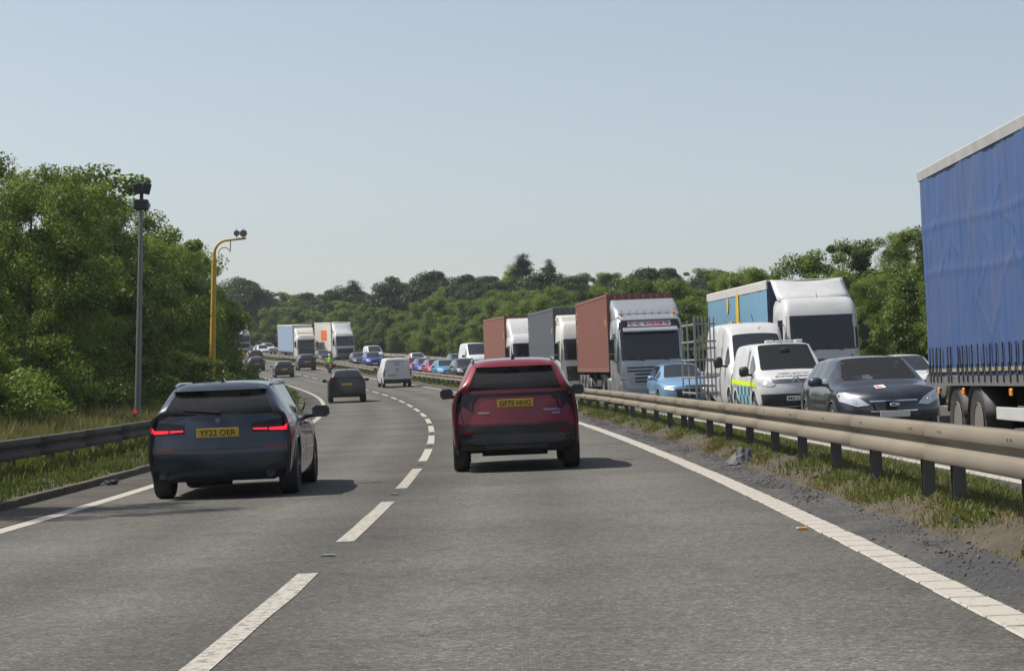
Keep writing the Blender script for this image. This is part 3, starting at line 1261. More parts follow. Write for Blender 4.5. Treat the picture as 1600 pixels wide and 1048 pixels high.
def prof_suv(L=4.5, W=1.865, H=1.65):
    return dict(rows=[(0.0, .95), (.13, .985), (.38, 1.0), (.6, 1.0), (.84, .975), (1.0, .93)], L=L, W=W, H=H, zb=.26, R=.355, ax_r=.9, ax_f=3.6, tw=.235, cladding=True,
                plan=[(0, .93), (.3, .985), (.9, 1.0), (3.3, 1.0), (4.0, .97), (L, .86)],
                belt=[(0, 1.15), (.6, 1.13), (1.4, 1.09), (3.0, 1.04), (4.0, .98), (L, .86)],
                top=[(0.0, .80, 1.17, .70, 1.18, .4, 1.185, 1.19), (.1, .77, 1.21, .66, 1.23, .38, 1.235, 1.24),
                     (.45, .655, 1.49, .565, 1.53, .33, 1.555, 1.56), (.55, .66, 1.53, .57, 1.585, .33, 1.61, 1.615),
                     (1.2, .655, 1.57, .56, 1.625, .33, 1.645, 1.65), (2.0, .65, 1.575, .555, 1.63, .33, 1.65, 1.655),
                     (2.5, .645, 1.54, .55, 1.585, .32, 1.605, 1.61), (3.2, .78, 1.08, .68, 1.10, .4, 1.11, 1.115),
                     (3.4, .76, 1.06, .62, 1.08, .36, 1.09, 1.095), (4.0, .7, 1.0, .56, 1.03, .33, 1.04, 1.045),
                     (4.4, .58, .9, .46, .93, .28, .935, .94)],
                bow=[(0, 0), (.55, 0), (2.4, 0), (2.5, .06), (3.2, .16), (4.0, .1), (4.4, .0)],
                glass=(.0, .45, 2.5, 3.2), side_win=[(.7, 1.05, 0), (1.15, 1.9, 0), (2.0, 2.5, 0), (2.54, 3.08, 0)],
                pillars=[(1.05, 1.15), (1.9, 2.0)],
                rear=[.1, .02, 0, .04, .06, .1], front=[.1, .02, 0, .0, .02, .06], rcorner=.2, fcorner=.32)


def prof_hatch(L=4.1, W=1.77, H=1.47):
    return dict(L=L, W=W, H=H, zb=.2, R=.315, ax_r=.72, ax_f=3.27, tw=.2,
                plan=[(0, .92), (.3, .98), (.8, 1.0), (3.0, 1.0), (3.6, .965), (L, .85)],
                belt=[(0, 1.0), (.5, .99), (1.2, .965), (2.8, .92), (3.6, .84), (L, .70)],
                top=[(0.0, .76, 1.02, .68, 1.03, .38, 1.035, 1.04), (.1, .73, 1.06, .64, 1.08, .38, 1.085, 1.09),
                     (.42, .63, 1.33, .54, 1.37, .32, 1.39, 1.395), (.5, .63, 1.36, .54, 1.40, .32, 1.425, 1.43),
                     (1.1, .615, 1.395, .525, 1.44, .31, 1.46, 1.465), (1.8, .61, 1.40, .52, 1.45, .31, 1.47, 1.475),
                     (2.2, .605, 1.37, .515, 1.41, .3, 1.43, 1.435), (2.95, .73, .97, .64, .99, .37, 1.0, 1.005),
                     (3.1, .7, .94, .58, .96, .34, .97, .975), (3.65, .64, .85, .52, .875, .31, .885, .89),
                     (4.0, .5, .74, .42, .76, .26, .765, .77)],
                bow=[(0, 0), (.5, 0), (2.1, 0), (2.2, .06), (2.95, .16), (3.6, .1), (4.0, .0)],
                glass=(.0, .42, 2.2, 2.95), side_win=[(.55, .95, 0), (1.03, 1.6, 0), (1.7, 2.2, 0), (2.24, 2.84, 0)],
                pillars=[(.95, 1.03), (1.6, 1.7)],
                rear=[.1, .02, 0, .03, .05, .09], front=[.1, .02, 0, .0, .02, .06], rcorner=.18, fcorner=.34)


def prof_van(L=4.96, W=1.93, H=1.93, nose=1.0):
    """medium panel van; windows behind the cab door stay sheet metal"""
    return dict(L=L, W=W, H=H, zb=.26, R=.335, ax_r=.92, ax_f=L - .93, tw=.215,
                plan=[(0, .96), (.2, .985), (.9, 1.0), (L - 1.4, 1.0), (L - .6, .98), (L, .88)],
                belt=[(0, 1.12), (L - 1.5, 1.12), (L - .9, 1.1), (L - .5, 1.03), (L, .92)],
                top=[(0.0, .86, 1.14, .78, 1.15, .45, 1.155, 1.16), (.05, .855, 1.2, .77, 1.22, .45, 1.23, 1.235),
                     (.14, .78, H - .14, .68, H - .09, .42, H - .06, H - .055), (.22, .775, H - .1, .67, H - .05, .42, H - .02, H - .01),
                     (1.2, .765, H - .075, .66, H - .03, .42, H - .005, H), (L - 2.2, .765, H - .075, .66, H - .03, .42, H - .005, H),
                     (L - 1.95, .76, H - .11, .655, H - .065, .42, H - .045, H - .04), (L - 1.0, .85, 1.17, .75, 1.2, .45, 1.22, 1.225),
                     (L - .85, .83, 1.14, .7, 1.17, .42, 1.185, 1.19), (L - .45, .76, 1.06, .62, 1.09, .38, 1.1, 1.105),
                     (L - .1, .62, .96, .5, .98, .3, .985, .99)],
                bow=[(0, 0), (L - 2.1, 0), (L - 1.95, .08), (L - 1.0, .2), (L - .45, .12), (L - .1, 0)],
                glass=(.05, .14, L - 1.95, L - 1.0), rear_glass=False,
                side_win=[(1.3, 2.3, 1), (2.35, L - 2.0, 1), (L - 1.9, L - 1.15, 0)],
                pillars=[],
                rear=[.06, .01, 0, .02, .02, .04], front=[.1, .03, 0, .0, .03, .08], rcorner=.08, fcorner=.3)


# ------------------------------------------------------------------ lorries
def rrect(w, yf, yb, r, z, n=5):
    """rounded rectangle ring: half width w, front y, back y, corner radius r at the front, small at the back"""
    pts = []
    for cx, cy, rad, a0 in ((w, yf, r, 0), (-w, yf, r, 90), (-w, yb, .06, 180), (w, yb, .06, 270)):
        sx, sy = (-1 if cx > 0 else 1), (-1 if cy == yf else 1)
        c = (cx + sx * rad, cy + sy * rad)
        for k in range(n + 1):
            a = R(a0 + 90 * k / n)
            pts.append((c[0] + rad * math.cos(a), c[1] + rad * math.sin(a), z))
    return pts


def loft(rings, caps=True):
    m = MB()
    n = len(rings[0])
    v = [p for r_ in rings for p in r_]
    f = []
    for i in range(len(rings) - 1):
        for k in range(n):
            f.append((i * n + k, i * n + (k + 1) % n, (i + 1) * n + (k + 1) % n, (i + 1) * n + k))
    if caps:
        f.append(tuple(range(n))[::-1])
        f.append(tuple((len(rings) - 1) * n + k for k in range(n)))
    return m.add(v, f)


def lorry_cab(root, pm, H=3.05, ws=(1.62, 2.62), visor=None, deflector='full', grille='slats', wide=1.24, dtop=3.85, bumper=None):
    """cab-over tractor: front face at y=0, cab reaches back to y=-2.3; root stands under the front bumper"""
    rows = [(.36, wide - .03, -.12, .25), (.45, wide, -.02, .28), (.95, wide, 0, .3), (1.35, wide, -.0, .28), (ws[0] - .03, wide, -.03, .26),
            (ws[1], wide - .03, -.2, .22), (H - .22, wide - .06, -.42, .24), (H - .05, wide - .13, -.6, .22), (H, wide - .25, -.8, .2)]
    m = loft([rrect(w, yf, -2.3, r, z) for z, w, yf, r in rows])
    bvh = BVHTree.FromPolygons([Vector(p) for p in m.v], m.f)
    m.build('cab', pm, root, 40)
    z0, z1 = ws
    patch(bvh, [(-wide + .07, z0), (wide - .07, z0), (wide - .1, z1), (-wide + .1, z1)], 'front', GLASS_BK, 'windscreen', root, .006, .12)
    for sd in ('left', 'right'):
        patch(bvh, [(-1.35, z0 + .05), (-.42, z0 - .04), (-.5, z1 - .12), (-1.35, z1 - .12)], sd, GLASS_BK, 'side_window', root, .006, .15)
        patch(bvh, [(-1.47, .8), (-1.45, .8), (-1.45, z1), (-1.47, z1)], sd, BLACK, 'door_gap', root, .003, .2)
    # wipers
    for x in (-.65, .25):
        m = MB()
        m.tube([(x, .03, z0 - .03), (x + .55, .0, z0 + .1)], .014, 5)
        m.build('wiper', BLACK, root, None)
    # mirrors on arms
    for sx in (-1, 1):
        m = MB()
        m.box((sx * (wide + .17), -.22, z0 + .52), (.2, .13, .5))
        m.box((sx * (wide + .17), -.22, z0 + .14), (.2, .13, .2))
        m.tube([(sx * (wide - .02), -.3, z0 + .85), (sx * (wide + .15), -.22, z0 + .8), (sx * (wide + .15), -.22, z0 + .05), (sx * (wide - .02), -.3, z0 - .05)], .025, 6)
        m.build('mirror', BLACK, root, 40, .04, 2)
    # lower front
    bp = bumper or pm
    m = MB()
    m.box((0, -.06, .62), (2 * wide - .5, .16, .2)).box((0, -.05, .38), (2 * wide - .36, .3, .16))
    m.build('bumper', bp, root, 40, .05, 2)
    for sx in (-1, 1):
        patch(bvh, [(sx * a, b) for a, b in ((.78, .7), (1.16, .78), (1.13, .95), (.82, .88))], 'front', LAMPCLEAR, 'headlight', root, .012, .08)
    if grille == 'slats':
        for k, z in enumerate((.86, .98, 1.12, 1.24, 1.36)):
            w = .62 if k < 3 else .9
            m = MB()
            m.box((0, .012, z), (2 * w, .05, .055))
            m.build('grille_slat', BLACK, root, None, .012, 1)
    elif grille == 'black':
        patch(bvh, [(-.95, .78), (.95, .78), (1.02, 1.42), (-1.02, 1.42)], 'front', BLACK, 'grille', root, .015, .12)
        for z in (.9, 1.04, 1.18, 1.32):
            m = MB()
            m.box((0, .02, z), (1.8, .05, .045))
            m.build('grille_slat', DARKALLOY, root, None, .012, 1)
    if visor is not None:
        m = MB()
        m.prism([(-.2, z1 - .06), (.1, z1 - .14), (.13, z1 - .1), (-.2, z1 + .06)], 'x', -wide + .15, wide - .15)
        m.build('sun_visor', visor, root, None, .015, 1)
    if deflector == 'full':
        rw = [(H - .12, wide - .08, -.75, .2), (H + .2, wide - .07, -1.0, .2), (dtop - .25, wide - .05, -1.45, .2), (dtop, wide - .1, -1.9, .15)]
        loft([rrect(w, yf, -2.3, r, z) for z, w, yf, r in rw]).build('roof_deflector', pm, root, 40)
    elif deflector == 'wing':
        v, f = [], []
        N = 15
        for i in range(N):
            x = -wide + .02 + (2 * wide - .04) * i / (N - 1)
            q = abs(x / wide)
            for (y, z) in ((-.95, H - .03), (-1.25, H + .16), (-1.6, H + .36), (-1.95, dtop - .12), (-2.1, dtop)):
                zz = z - .1 * (1 - q * q) * (1 if z > H + .2 else .3)
                v.append((x, y - .35 * q ** 3, zz))
        for i in range(N - 1):
            for k in range(4):
                f.append((i * 5 + k, i * 5 + k + 1, (i + 1) * 5 + k + 1, (i + 1) * 5 + k))
        mm = MB().add(v, f)
        o = mm.build('roof_deflector', pm, root, 60)
        sd = o.modifiers.new('t', 'SOLIDIFY')
        sd.thickness = .05
    # chassis, tanks, wheels
    m = MB()
    for sx in (-1, 1):
        m.box((sx * .42, -3.2, .82), (.1, 5.6, .28))
    m.box((0, -4.6, 1.0), (.9, .9, .1))
    m.build('chassis', UNDER, root, None)
    for sx in (-1, 1):
        m = MB()
        m.box((sx * 1.0, -3.0, .72), (.5, .95, .55))
        m.build('fuel_tank', ALLOY, root, 40, .08, 2)
        m = MB()
        m.box((sx * (wide - .06), -2.05, .72), (.1, .42, .62)).box((sx * (wide - .06), -.5, .62), (.08, .34, .4))
        m.build('step', pm, root, None, .03, 1)
    for y in (-1.4, -5.0):
        for sx in (-1, 1):
            wheel(root, sx * (wide - .17), y, .5, .32, sx, ALLOY, 'lorry', hub=.29)
            a = [(math.cos(R(q)) * .6, math.sin(R(q)) * .6) for q in range(0, 181, 15)]
            b = [(math.cos(R(q)) * .56, math.sin(R(q)) * .56) for q in range(180, -1, -15)]
            m = MB()
            x0 = sx * (wide - .36)
            n = len(a)
            for k in range(n - 1):
                p, q = a[k], a[k + 1]
                r_, s_ = b[n - 1 - k], b[n - 2 - k]
                m.hexa([(x0, y + r_[0], .52 + r_[1]), (x0 + sx * .36, y + r_[0], .52 + r_[1]), (x0 + sx * .36, y + s_[0], .52 + s_[1]), (x0, y + s_[0], .52 + s_[1]),
                        (x0, y + p[0], .52 + p[1]), (x0 + sx * .36, y + p[0], .52 + p[1]), (x0 + sx * .36, y + q[0], .52 + q[1]), (x0, y + q[0], .52 + q[1])])
            m.build('mudguard', BLACK, root, 30)
    return bvh


def bogie(root, ys, wide=1.25, mud=BLACK, rim=ALLOY):
    for y in ys:
        for sx in (-1, 1):
            wheel(root, sx * (wide - .2), y, .5, .38, sx, rim, 'lorry', hub=.29)
    m = MB()
    for y in ys:
        m.cyl((-wide + .2, y, .5), (wide - .2, y, .5), .07, n=8)
    m.build('axle', UNDER, root, 30)


def skeletal_trailer(root, y0, L=12.6):
    m = MB()
    for sx in (-1, 1):
        m.box((sx * .45, y0 - L / 2, 1.0), (.12, L, .3))
    for k in range(6):
        m.box((0, y0 - .6 - k * (L - 1.2) / 5, 1.06), (2.4, .16, .18))
    m.build('trailer_frame', UNDER, root, None)
    bogie(root, [y0 - L + 1.6, y0 - L + 2.95, y0 - L + 4.3])
    for k in range(3):
        for sx in (-1, 1):
            y = y0 - L + 1.6 + 1.35 * k
            m = MB()
            m.tube([(sx * 1.08, y + math.cos(R(q)) * .6, .5 + math.sin(R(q)) * .6) for q in range(10, 171, 20)], .03, 5)
            v, f = [], []
            for i, q in enumerate(range(10, 171, 16)):
                for dx in (-.2, .18):
                    v.append((sx * 1.06 + dx, y + math.cos(R(q)) * .6, .5 + math.sin(R(q)) * .6))
            f = [(2 * i, 2 * i + 1, 2 * i + 3, 2 * i + 2) for i in range(10)]
            m.add(v, f)
            m.build('mudguard', STEELGREY, root, 50)
    for sx in (-1, 1):
        m = MB()
        m.box((sx * .95, y0 - 3.0, .75), (.3, .7, .5)).box((sx * .7, y0 - 2.2, .6), (.14, .14, .9))
        m.build('side_box', UNDER, root, None, .03, 1)


def container(name, pm, L=12.19, Hc=2.9, Wd=2.44, parent=None):
    """corrugated shipping container: base centre at its front end, reaching back along -y"""
    root = empty(name)
    per, dep, w = .278, .038, Wd / 2
    n = int(L / per)
    off = (L - n * per) / 2
    for sx in (-1, 1):
        v, f = [], []
        ys = []
        for k in range(n):
            y = -off - k * per
            ys += [(y, 0), (y - per * .26, 0), (y - per * .5, -dep), (y - per * .76, -dep)]
        ys.append((-off - n * per, 0))
        for (y, dx) in ys:
            v += [(sx * (w - .01 + dx), y, .16), (sx * (w - .01 + dx), y, Hc - .1)]
        f = [(2 * i, 2 * i + 1, 2 * i + 3, 2 * i + 2) for i in range(len(ys) - 1)]
        MB().add(v, f).build('side_panel', pm, root, None)
        m = MB()
        m.box((sx * (w - .03), -L / 2, .08), (.06, L - .3, .16)).box((sx * (w - .03), -L / 2, Hc - .05), (.06, L - .3, .1))
        m.build('side_rail', pm, root, None)
    for y in (-.08, -L + .08):
        for sx in (-1, 1):
            m = MB()
            m.box((sx * (w - .08), y, Hc / 2), (.16, .16, Hc))
            m.build('corner_post', pm, root, None, .01, 1)
    v, f = [], []
    m_ = 8
    xs = []
    for k in range(m_):
        x = -w + .16 + k * (Wd - .32) / m_
        q = (Wd - .32) / m_
        xs += [(x, 0), (x + q * .26, 0), (x + q * .5, -dep), (x + q * .76, -dep)]
    xs.append((w - .16, 0))
    for x, dy in xs:
        v += [(x, -.03 + dy, .1), (x, -.03 + dy, Hc - .05)]
    MB().add(v, [(2 * i, 2 * i + 1, 2 * i + 3, 2 * i + 2) for i in range(len(xs) - 1)]).build('front_panel', pm, root, None)
    m = MB()
    m.box((0, -L + .02, Hc / 2), (Wd - .34, .04, Hc - .2))
    m.build('rear_door', pm, root, None)
    WM = paint('container_code', (.6, .58, .55), .6, dirt=.3)
    for k in range(7):
        if k in (2, 5):
            continue
        m = MB()
        m.box((w + .004, -L + .55, Hc - .45 - .19 * k), (.006, .13, .13))
        m.build('printed_code', WM, root, None)
    m = MB()
    m.box((w + .004, -.55, Hc - 1.05), (.006, .22, .26))
    m.build('warning_sticker', paint('sticker_yellow', (.7, .42, .03), .5, dirt=.1), root, None)
    m = MB()
    m.box((0, -L / 2, Hc - .03), (Wd - .13, L - .2, .03)).box((0, -L / 2, .1), (Wd - .13, L - .2, .05))
    m.build('roof_panel', pm, root, None)
    return root


def box_trailer(root, y0, pm, side_m, L=13.6, top=4.2, z0=1.1, wide=1.275, roof_m=None, edge=.14, ripple=0.0, fine=False):
    """panel or curtain trailer body fixed to the lorry"""
    w = wide
    roof_m = roof_m or pm
    m = MB()
    m.box((0, y0 - L / 2, top - .03), (2 * w - .02, L, .06))
    m.build('roof', roof_m, root, None, .02, 1)
    for sx in (-1, 1):
        NX, NZ = (320, 80) if fine else (90, 24)
        ys = np.linspace(y0 - .06, y0 - L + .06, NX)
        zs = np.linspace(z0 + .02, top - edge, NZ)
        YY_, ZZ_ = np.meshgrid(ys, zs, indexing='ij')
        dx = np.zeros_like(YY_)
        if ripple:
            ph = RNG.uniform(0, 6, 6)
            u = (ZZ_ - z0) / (top - z0)
            dx += ripple * (.5 * np.sin(YY_ * 2.1 + ph[0] + 1.4 * ZZ_) + .4 * np.sin(YY_ * 5.2 + ph[1] - 2.2 * ZZ_) * u)
            for k in range(44 if fine else 10):
                yc_, zc_, an, wd = y0 - L * RNG.uniform(.02, .98), RNG.uniform(z0 + .6, top - .7), RNG.uniform(.5, 1.2) * RNG.choice([-1, 1]), RNG.uniform(.03, .07)
                dd = (YY_ - yc_) * math.cos(an) + (ZZ_ - zc_) * math.sin(an)
                ll = -(YY_ - yc_) * math.sin(an) + (ZZ_ - zc_) * math.cos(an)
                dx += ripple * (.55 if fine else 1.3) * np.exp(-(dd / wd) ** 2 - (ll / RNG.uniform(.2, .6)) ** 2)
            if fine:
                dx += .004 * np.sin(YY_ * 15.7 + 1.3 * np.sin(YY_ * 2.3)) + .003 * np.sin(YY_ * 31 + ZZ_)
            for zb_ in (2.55, 3.2):
                dx += ripple * .4 * np.exp(-((ZZ_ - zb_ - .05 * np.sin(YY_ * .7)) / .05) ** 2)
        V = np.stack([sx * (w - .02 + dx), YY_, ZZ_], -1).reshape(-1, 3)
        k = np.arange(NX - 1)[:, None] * NZ + np.arange(NZ - 1)[None, :]
        Fq = np.stack([k, k + 1, k + NZ + 1, k + NZ], -1).reshape(-1, 4)
        obj('side_curtain' if ripple else 'side_wall', np_mesh('side_wall', V, Fq, side_m, True), root)
        m = MB()
        m.prism([(w - .05, top - edge - .02), (w, top - edge - .02), (w + .012, top - .02), (w - .03, top + .012)] if sx > 0 else
                [(-w + .05, top - edge - .02), (-w, top - edge - .02), (-w - .012, top - .02), (-w + .03, top + .012)], 'y', y0, y0 - L)
        m.build('roof_edge', roof_m, root, None)
        m = MB()
        m.box((sx * (w - .02), y0 - L / 2, z0 - .05), (.05, L, .13))
        m.build('side_rail', STEELGREY, root, None)
    m = MB()
    m.box((0, y0 - .03, (top + z0) / 2 - .02), (2 * w - .1, .06, top - z0 - .06))
    m.build('front_wall', pm, root, None)
    m = MB()
    m.box((0, y0 - L + .03, (top + z0) / 2 - .02), (2 * w - .1, .06, top - z0 - .06))
    m.build('rear_door', pm, root, None)
    m = MB()
    for sx in (-1, 1):
        m.box((sx * .5, y0 - L / 2, .88), (.12, L - .6, .34))
    m.box((0, y0 - L / 2, z0 - .04), (2 * w - .16, L - .1, .08))
    m.build('trailer_frame', UNDER, root, None)
    m = MB()
    m.box((0, y0 - L + .12, .5), (2.3, .1, .12))
    m.build('rear_bumper_bar', STEELGREY, root, None)


GLASS_BK = paint('lorry_windscreen', (0.012, 0.016, 0.02), 0.04, dirt=0.04, coat=0.4)

# ================================================================== VEHICLES ON OUR CARRIAGEWAY
NAVY = paint('slate_blue_metallic', (0.022, 0.034, 0.054), 0.3, metal=0.4, coat=0.8, dirt=0.1)
REDP = paint('dark_red_metallic', (0.215, 0.009, 0.018), 0.28, metal=0.25, coat=0.8, dirt=0.06)
GREYTRIM = paint('grey_trim', (0.06, 0.064, 0.07), 0.45, metal=0.2, dirt=0.2)


def rails(root, y0, y1, x, z, mat):
    for sx in (-1, 1):
        m = MB()
        n = 9
        m.tube([(sx * x, y0 + (y1 - y0) * k / n, z + .045 * min(1, 4 * min(k, n - k) / n) - .06) for k in range(n + 1)], [.012] + [.021] * (n - 1) + [.012], 6)
        m.build('roof_rail', mat, root, 50)


def rear_wiper(root, bvh, x0, z0, x1, z1, off=.02):
    m = MB()
    pts = []
    for k in range(5):
        a = k / 4
        x, z = x0 + (x1 - x0) * a, z0 + (z1 - z0) * a
        h = bvh.ray_cast(Vector((x, -9, z)), Vector((0, 1, 0)))
        pts.append(h[0] - Vector((0, off, 0)) if h[0] else Vector((x, -2, z)))
    m.tube(pts, [.028, .02, .016, .013, .01], 6)
    m.tube([pts[1] + Vector((0, .012, -.012)), pts[4] + Vector((0, .012, -.012))], .012, 5)
    m.build('rear_wiper', UNDER, root, None)


# --- dark estate car, brake lamps lit
def estate():
    P = prof_estate()
    B = Body(P, 2)
    bv, L = B.bvh, P['L']
    root = empty('estate_car')
    tag(root, 'dark slate blue estate car with lit red tail lamps in the left lane', 'car')
    car_common(root, B, NAVY, GLASS_CLEAR, GLASS_DARK, GLASS_DARK, rim=DARKALLOY, seat_rows=[1.75, 2.65])
    # spoiler lip above the rear window
    patch(bv, [(-.58, 1.335), (.58, 1.335), (.5, 1.43), (-.5, 1.43)], 'rear', NAVY, 'roof_spoiler', root, .1, .08, depth=.14)
    # lamp housings (dark), then the lit L shaped strips
    for sx in (-1, 1):
        def Q(p):
            return [(sx * a, b) for a, b in p][::sx]
        h = patch(bv, Q([(.42, .815), (.87, .80), (.885, .95), (.8, .965), (.42, .925)]), 'rear', LAMPDARKRED, 'tail_lamp', root, .008, .06)
        patch(bv, Q([(.62, .825), (.83, .818), (.866, .935), (.835, .94), (.805, .862), (.62, .857)]), 'rear', LIT_RED, 'lit_strip', h, .016, .05, depth=.01)
        patch(bv, Q([(.43, .838), (.6, .83), (.6, .856), (.43, .858)]), 'rear', LIT_RED, 'lit_strip', h, .016, .05, depth=.01)
        patch(bv, Q([(.55, .61), (.82, .60), (.82, .622), (.55, .632)]), 'rear', LAMPRED, 'rear_reflector', root, .006, .05)
        # dark air outlet surround in the bumper corner
        patch(bv, Q([(.6, .33), (.84, .36), (.86, .52), (.78, .53), (.74, .42), (.6, .4)]), 'rear', BLACK, 'bumper_vent', root, .006, .05)
        h2 = bv.ray_cast(Vector((sx * .62, -9, .33)), Vector((0, 1, 0)))[0]
        m = MB()
        m.lathe([(.03, .0), (.06, -.02), (.06, .14), (.045, .14), (.045, .0)], (sx * .62, h2.y - .02, .31), 'y', 18)
        m.build('exhaust_tip', BLACK, root, 40)
    patch(bv, [(-.66, .22), (.66, .22), (.6, .34), (.42, .37), (-.42, .37), (-.6, .34)], 'rear', BLACK, 'rear_diffuser', root, .012, .07)
    patch(bv, [(-.34, .735), (.34, .735), (.38, .89), (-.38, .89)], 'rear', NAVY, 'plate_recess', root, .004, .08)
    hp = bv.ray_cast(Vector((0, -9, .815)), Vector((0, 1, 0)))[0]
    num_plate(root, 'YF22 OER', (0, hp.y - .016, .815), -1, PLATE_Y, tilt=-.05)
    m = MB()
    hb = bv.ray_cast(Vector((0, -9, .965)), Vector((0, 1, 0)))[0]
    m.lathe([(.03, -.008), (.034, 0), (.02, .01)], (0, hb.y - .004, .965), 'y', 18)
    m.build('badge', STEELGREY, root, 40)
    # seams of the tailgate
    for sx in (-1, 1):
        patch(bv, [(sx * .80, .62), (sx * .806, .62), (sx * .81, .8), (sx * .804, .8)], 'rear', UNDER, 'tailgate_seam', root, .003, .06)
    patch(bv, [(-.8, .612), (.8, .612), (.8, .618), (-.8, .618)], 'rear', UNDER, 'tailgate_seam', root, .003, .1)
    rear_wiper(root, bv, .03, 1.06, -.42, 1.1)
    rails(root, .75 - L / 2, 2.75 - L / 2, .6, 1.45, GLOSSBLK)
    shark_fin(root, .85 - L / 2, 1.425, NAVY)
    mirrors(root, 3.05 - L / 2, 1.0, P['W'] / 2 - .02, NAVY, (.24, .16, .17))
    # chrome-dark window line, door seams and handles on both sides
    for sd in ('left', 'right'):
        for y in (2.14, 3.28, 1.2):
            patch(bv, [(y - L / 2, .3), (y - L / 2 + .008, .3), (y - L / 2 + .008, .93), (y - L / 2, .93)], sd, UNDER, 'door_seam', root, .002, .1)
        for y in (1.55, 2.45):
            patch(bv, [(y - L / 2, .845), (y - L / 2 + .2, .84), (y - L / 2 + .2, .87), (y - L / 2, .875)], sd, NAVY, 'door_handle', root, .03, .06)
        patch(bv, [(.75 - L / 2, .985), (3.2 - L / 2, .945), (3.2 - L / 2, .96), (.75 - L / 2, 1.0)], sd, GLOSSBLK, 'window_trim', root, .006, .15)
        patch(bv, [(.75 - L / 2 - .55, .72), (.75 - L / 2 - .32, .7), (.75 - L / 2 - .32, .73), (.75 - L / 2 - .55, .74)], sd, LAMPRED, 'side_reflector', root, .004, .06)
    # silencer under the boot
    m = MB()
    m.tube([(-.45, .5 - L / 2, .25), (.1, .5 - L / 2, .25)], .1, 12)
    m.build('silencer', UNDER, root, 40)
    return root


est = estate()
est.matrix_basis = frame(28.45, -2.2, 0.004, yaw=.5)


# --- red SUV straight ahead
def red_suv():
    P = prof_suv()
    B = Body(P, 2)
    bv, L = B.bvh, P['L']
    root = empty('sport_utility_car')
    tag(root, 'dark red SUV with black rear bumper directly ahead in the right lane', 'car')
    car_common(root, B, REDP, GLASS_CLEAR, GLASS_DARK, GLASS_DARK, rim=DARKALLOY, seat_rows=[1.6, 2.45])
    # bumper: black upper band, grey skid panel, black valance
    patch(bv, [(-.9, .36), (.9, .36), (.93, .6), (.84, .64), (.7, .675), (-.7, .675), (-.84, .64), (-.93, .6)], 'rear', BLACK, 'rear_bumper', root, .012, .07)
    patch(bv, [(-.55, .40), (.55, .40), (.72, .44), (.68, .545), (-.68, .545), (-.72, .44)], 'rear', GREYTRIM, 'skid_panel', root, .028, .07)
    patch(bv, [(-.7, .27), (.7, .27), (.78, .38), (.5, .395), (-.5, .395), (-.78, .38)], 'rear', UNDER, 'bumper_valance', root, .02, .07)
    patch(bv, [(-.42, .33), (.42, .33), (.46, .385), (-.46, .385)], 'rear', GREYTRIM, 'skid_plate', root, .034, .07)
    for sx in (-1, 1):
        def Q(p):
            return [(sx * a, b) for a, b in p][::sx]
        # dark lamp cluster with two claws
        h = patch(bv, Q([(.50, 1.13), (.86, 1.135), (.925, 1.0), (.86, .93), (.8, .885), (.77, .97), (.68, .9), (.62, .87), (.60, 1.0), (.52, 1.08)]), 'rear', LAMPDARKRED, 'tail_lamp', root, .012, .05)
        patch(bv, Q([(.64, .91), (.67, .93), (.65, 1.03), (.62, 1.02)]), 'rear', LAMPRED, 'lamp_claw', h, .018, .04, depth=.01)
        patch(bv, Q([(.81, .93), (.84, .95), (.83, 1.05), (.8, 1.04)]), 'rear', LAMPRED, 'lamp_claw', h, .018, .04, depth=.01)
        patch(bv, Q([(.62, .565), (.78, .572), (.78, .6), (.6, .6)]), 'rear', LAMPRED, 'rear_reflector', root, .03, .05)
        patch(bv, Q([(.62, .49), (.8, .5), (.8, .56), (.63, .555)]), 'rear', GLOSSBLK, 'fog_lamp', root, .03, .05)
    patch(bv, [(-.52, 1.085), (.52, 1.085), (.52, 1.13), (-.52, 1.13)], 'rear', LAMPDARKRED, 'light_bar', root, .01, .06)
    patch(bv, [(-.56, 1.515), (.56, 1.515), (.5, 1.6), (-.5, 1.6)], 'rear', REDP, 'roof_spoiler', root, .1, .08, depth=.14)
    hp = bv.ray_cast(Vector((0, -9, .985)), Vector((0, 1, 0)))[0]
    num_plate(root, 'GF75 HHG', (0, hp.y - .02, .985), -1, PLATE_Y, tilt=-.06)
    for txt, x, z, h, w in (('TUCSON', .52, .875, .03, .24),):
        lettering('badge', txt, h, w, (x, 0, z), (1, 0, 0), (0, 0, 1), CHROME, root, .02, bv, .006) if False else \
            lettering('badge', txt, h, w, (x, -2.5, z), (1, 0, 0), (0, 0, 1), CHROME, root, .02, bv, .006)
    for x, z, w in ((.58, .825, .06), (-.46, .855, .08)):
        patch(bv, [(x - w, z - .009), (x + w, z - .009), (x + w, z + .009), (x - w, z + .009)], 'rear', ALLOY, 'badge', root, .006, .05)
    patch(bv, [(-.72, .69), (.72, .69), (.72, .697), (-.72, .697)], 'rear', UNDER, 'tailgate_seam', root, .002, .1)
    for sx in (-1, 1):
        patch(bv, [(sx * .74, .69), (sx * .747, .69), (sx * .8, .87), (sx * .793, .87)], 'rear', UNDER, 'tailgate_seam', root, .002, .06)
    rails(root, .6 - L / 2, 2.5 - L / 2, .6, 1.645, STEELGREY)
    shark_fin(root, .8 - L / 2, 1.62, GLOSSBLK)
    mirrors(root, 2.95 - L / 2, 1.13, P['W'] / 2 - .04, GLOSSBLK, (.2, .16, .17))
    m = MB()
    m.tube([(-.5, .55 - L / 2, .33), (.45, .55 - L / 2, .33)], .11, 12)
    m.build('silencer', UNDER, root, 40)
    for sd in ('left', 'right'):
        for y in (1.95, 3.05, 1.15):
            patch(bv, [(y - L / 2, .42), (y - L / 2 + .008, .42), (y - L / 2 + .008, 1.03), (y - L / 2, 1.03)], sd, UNDER, 'door_seam', root, .002, .1)
    return root


rs = red_suv()
rs.matrix_basis = frame(32.75, 1.52, 0.004)


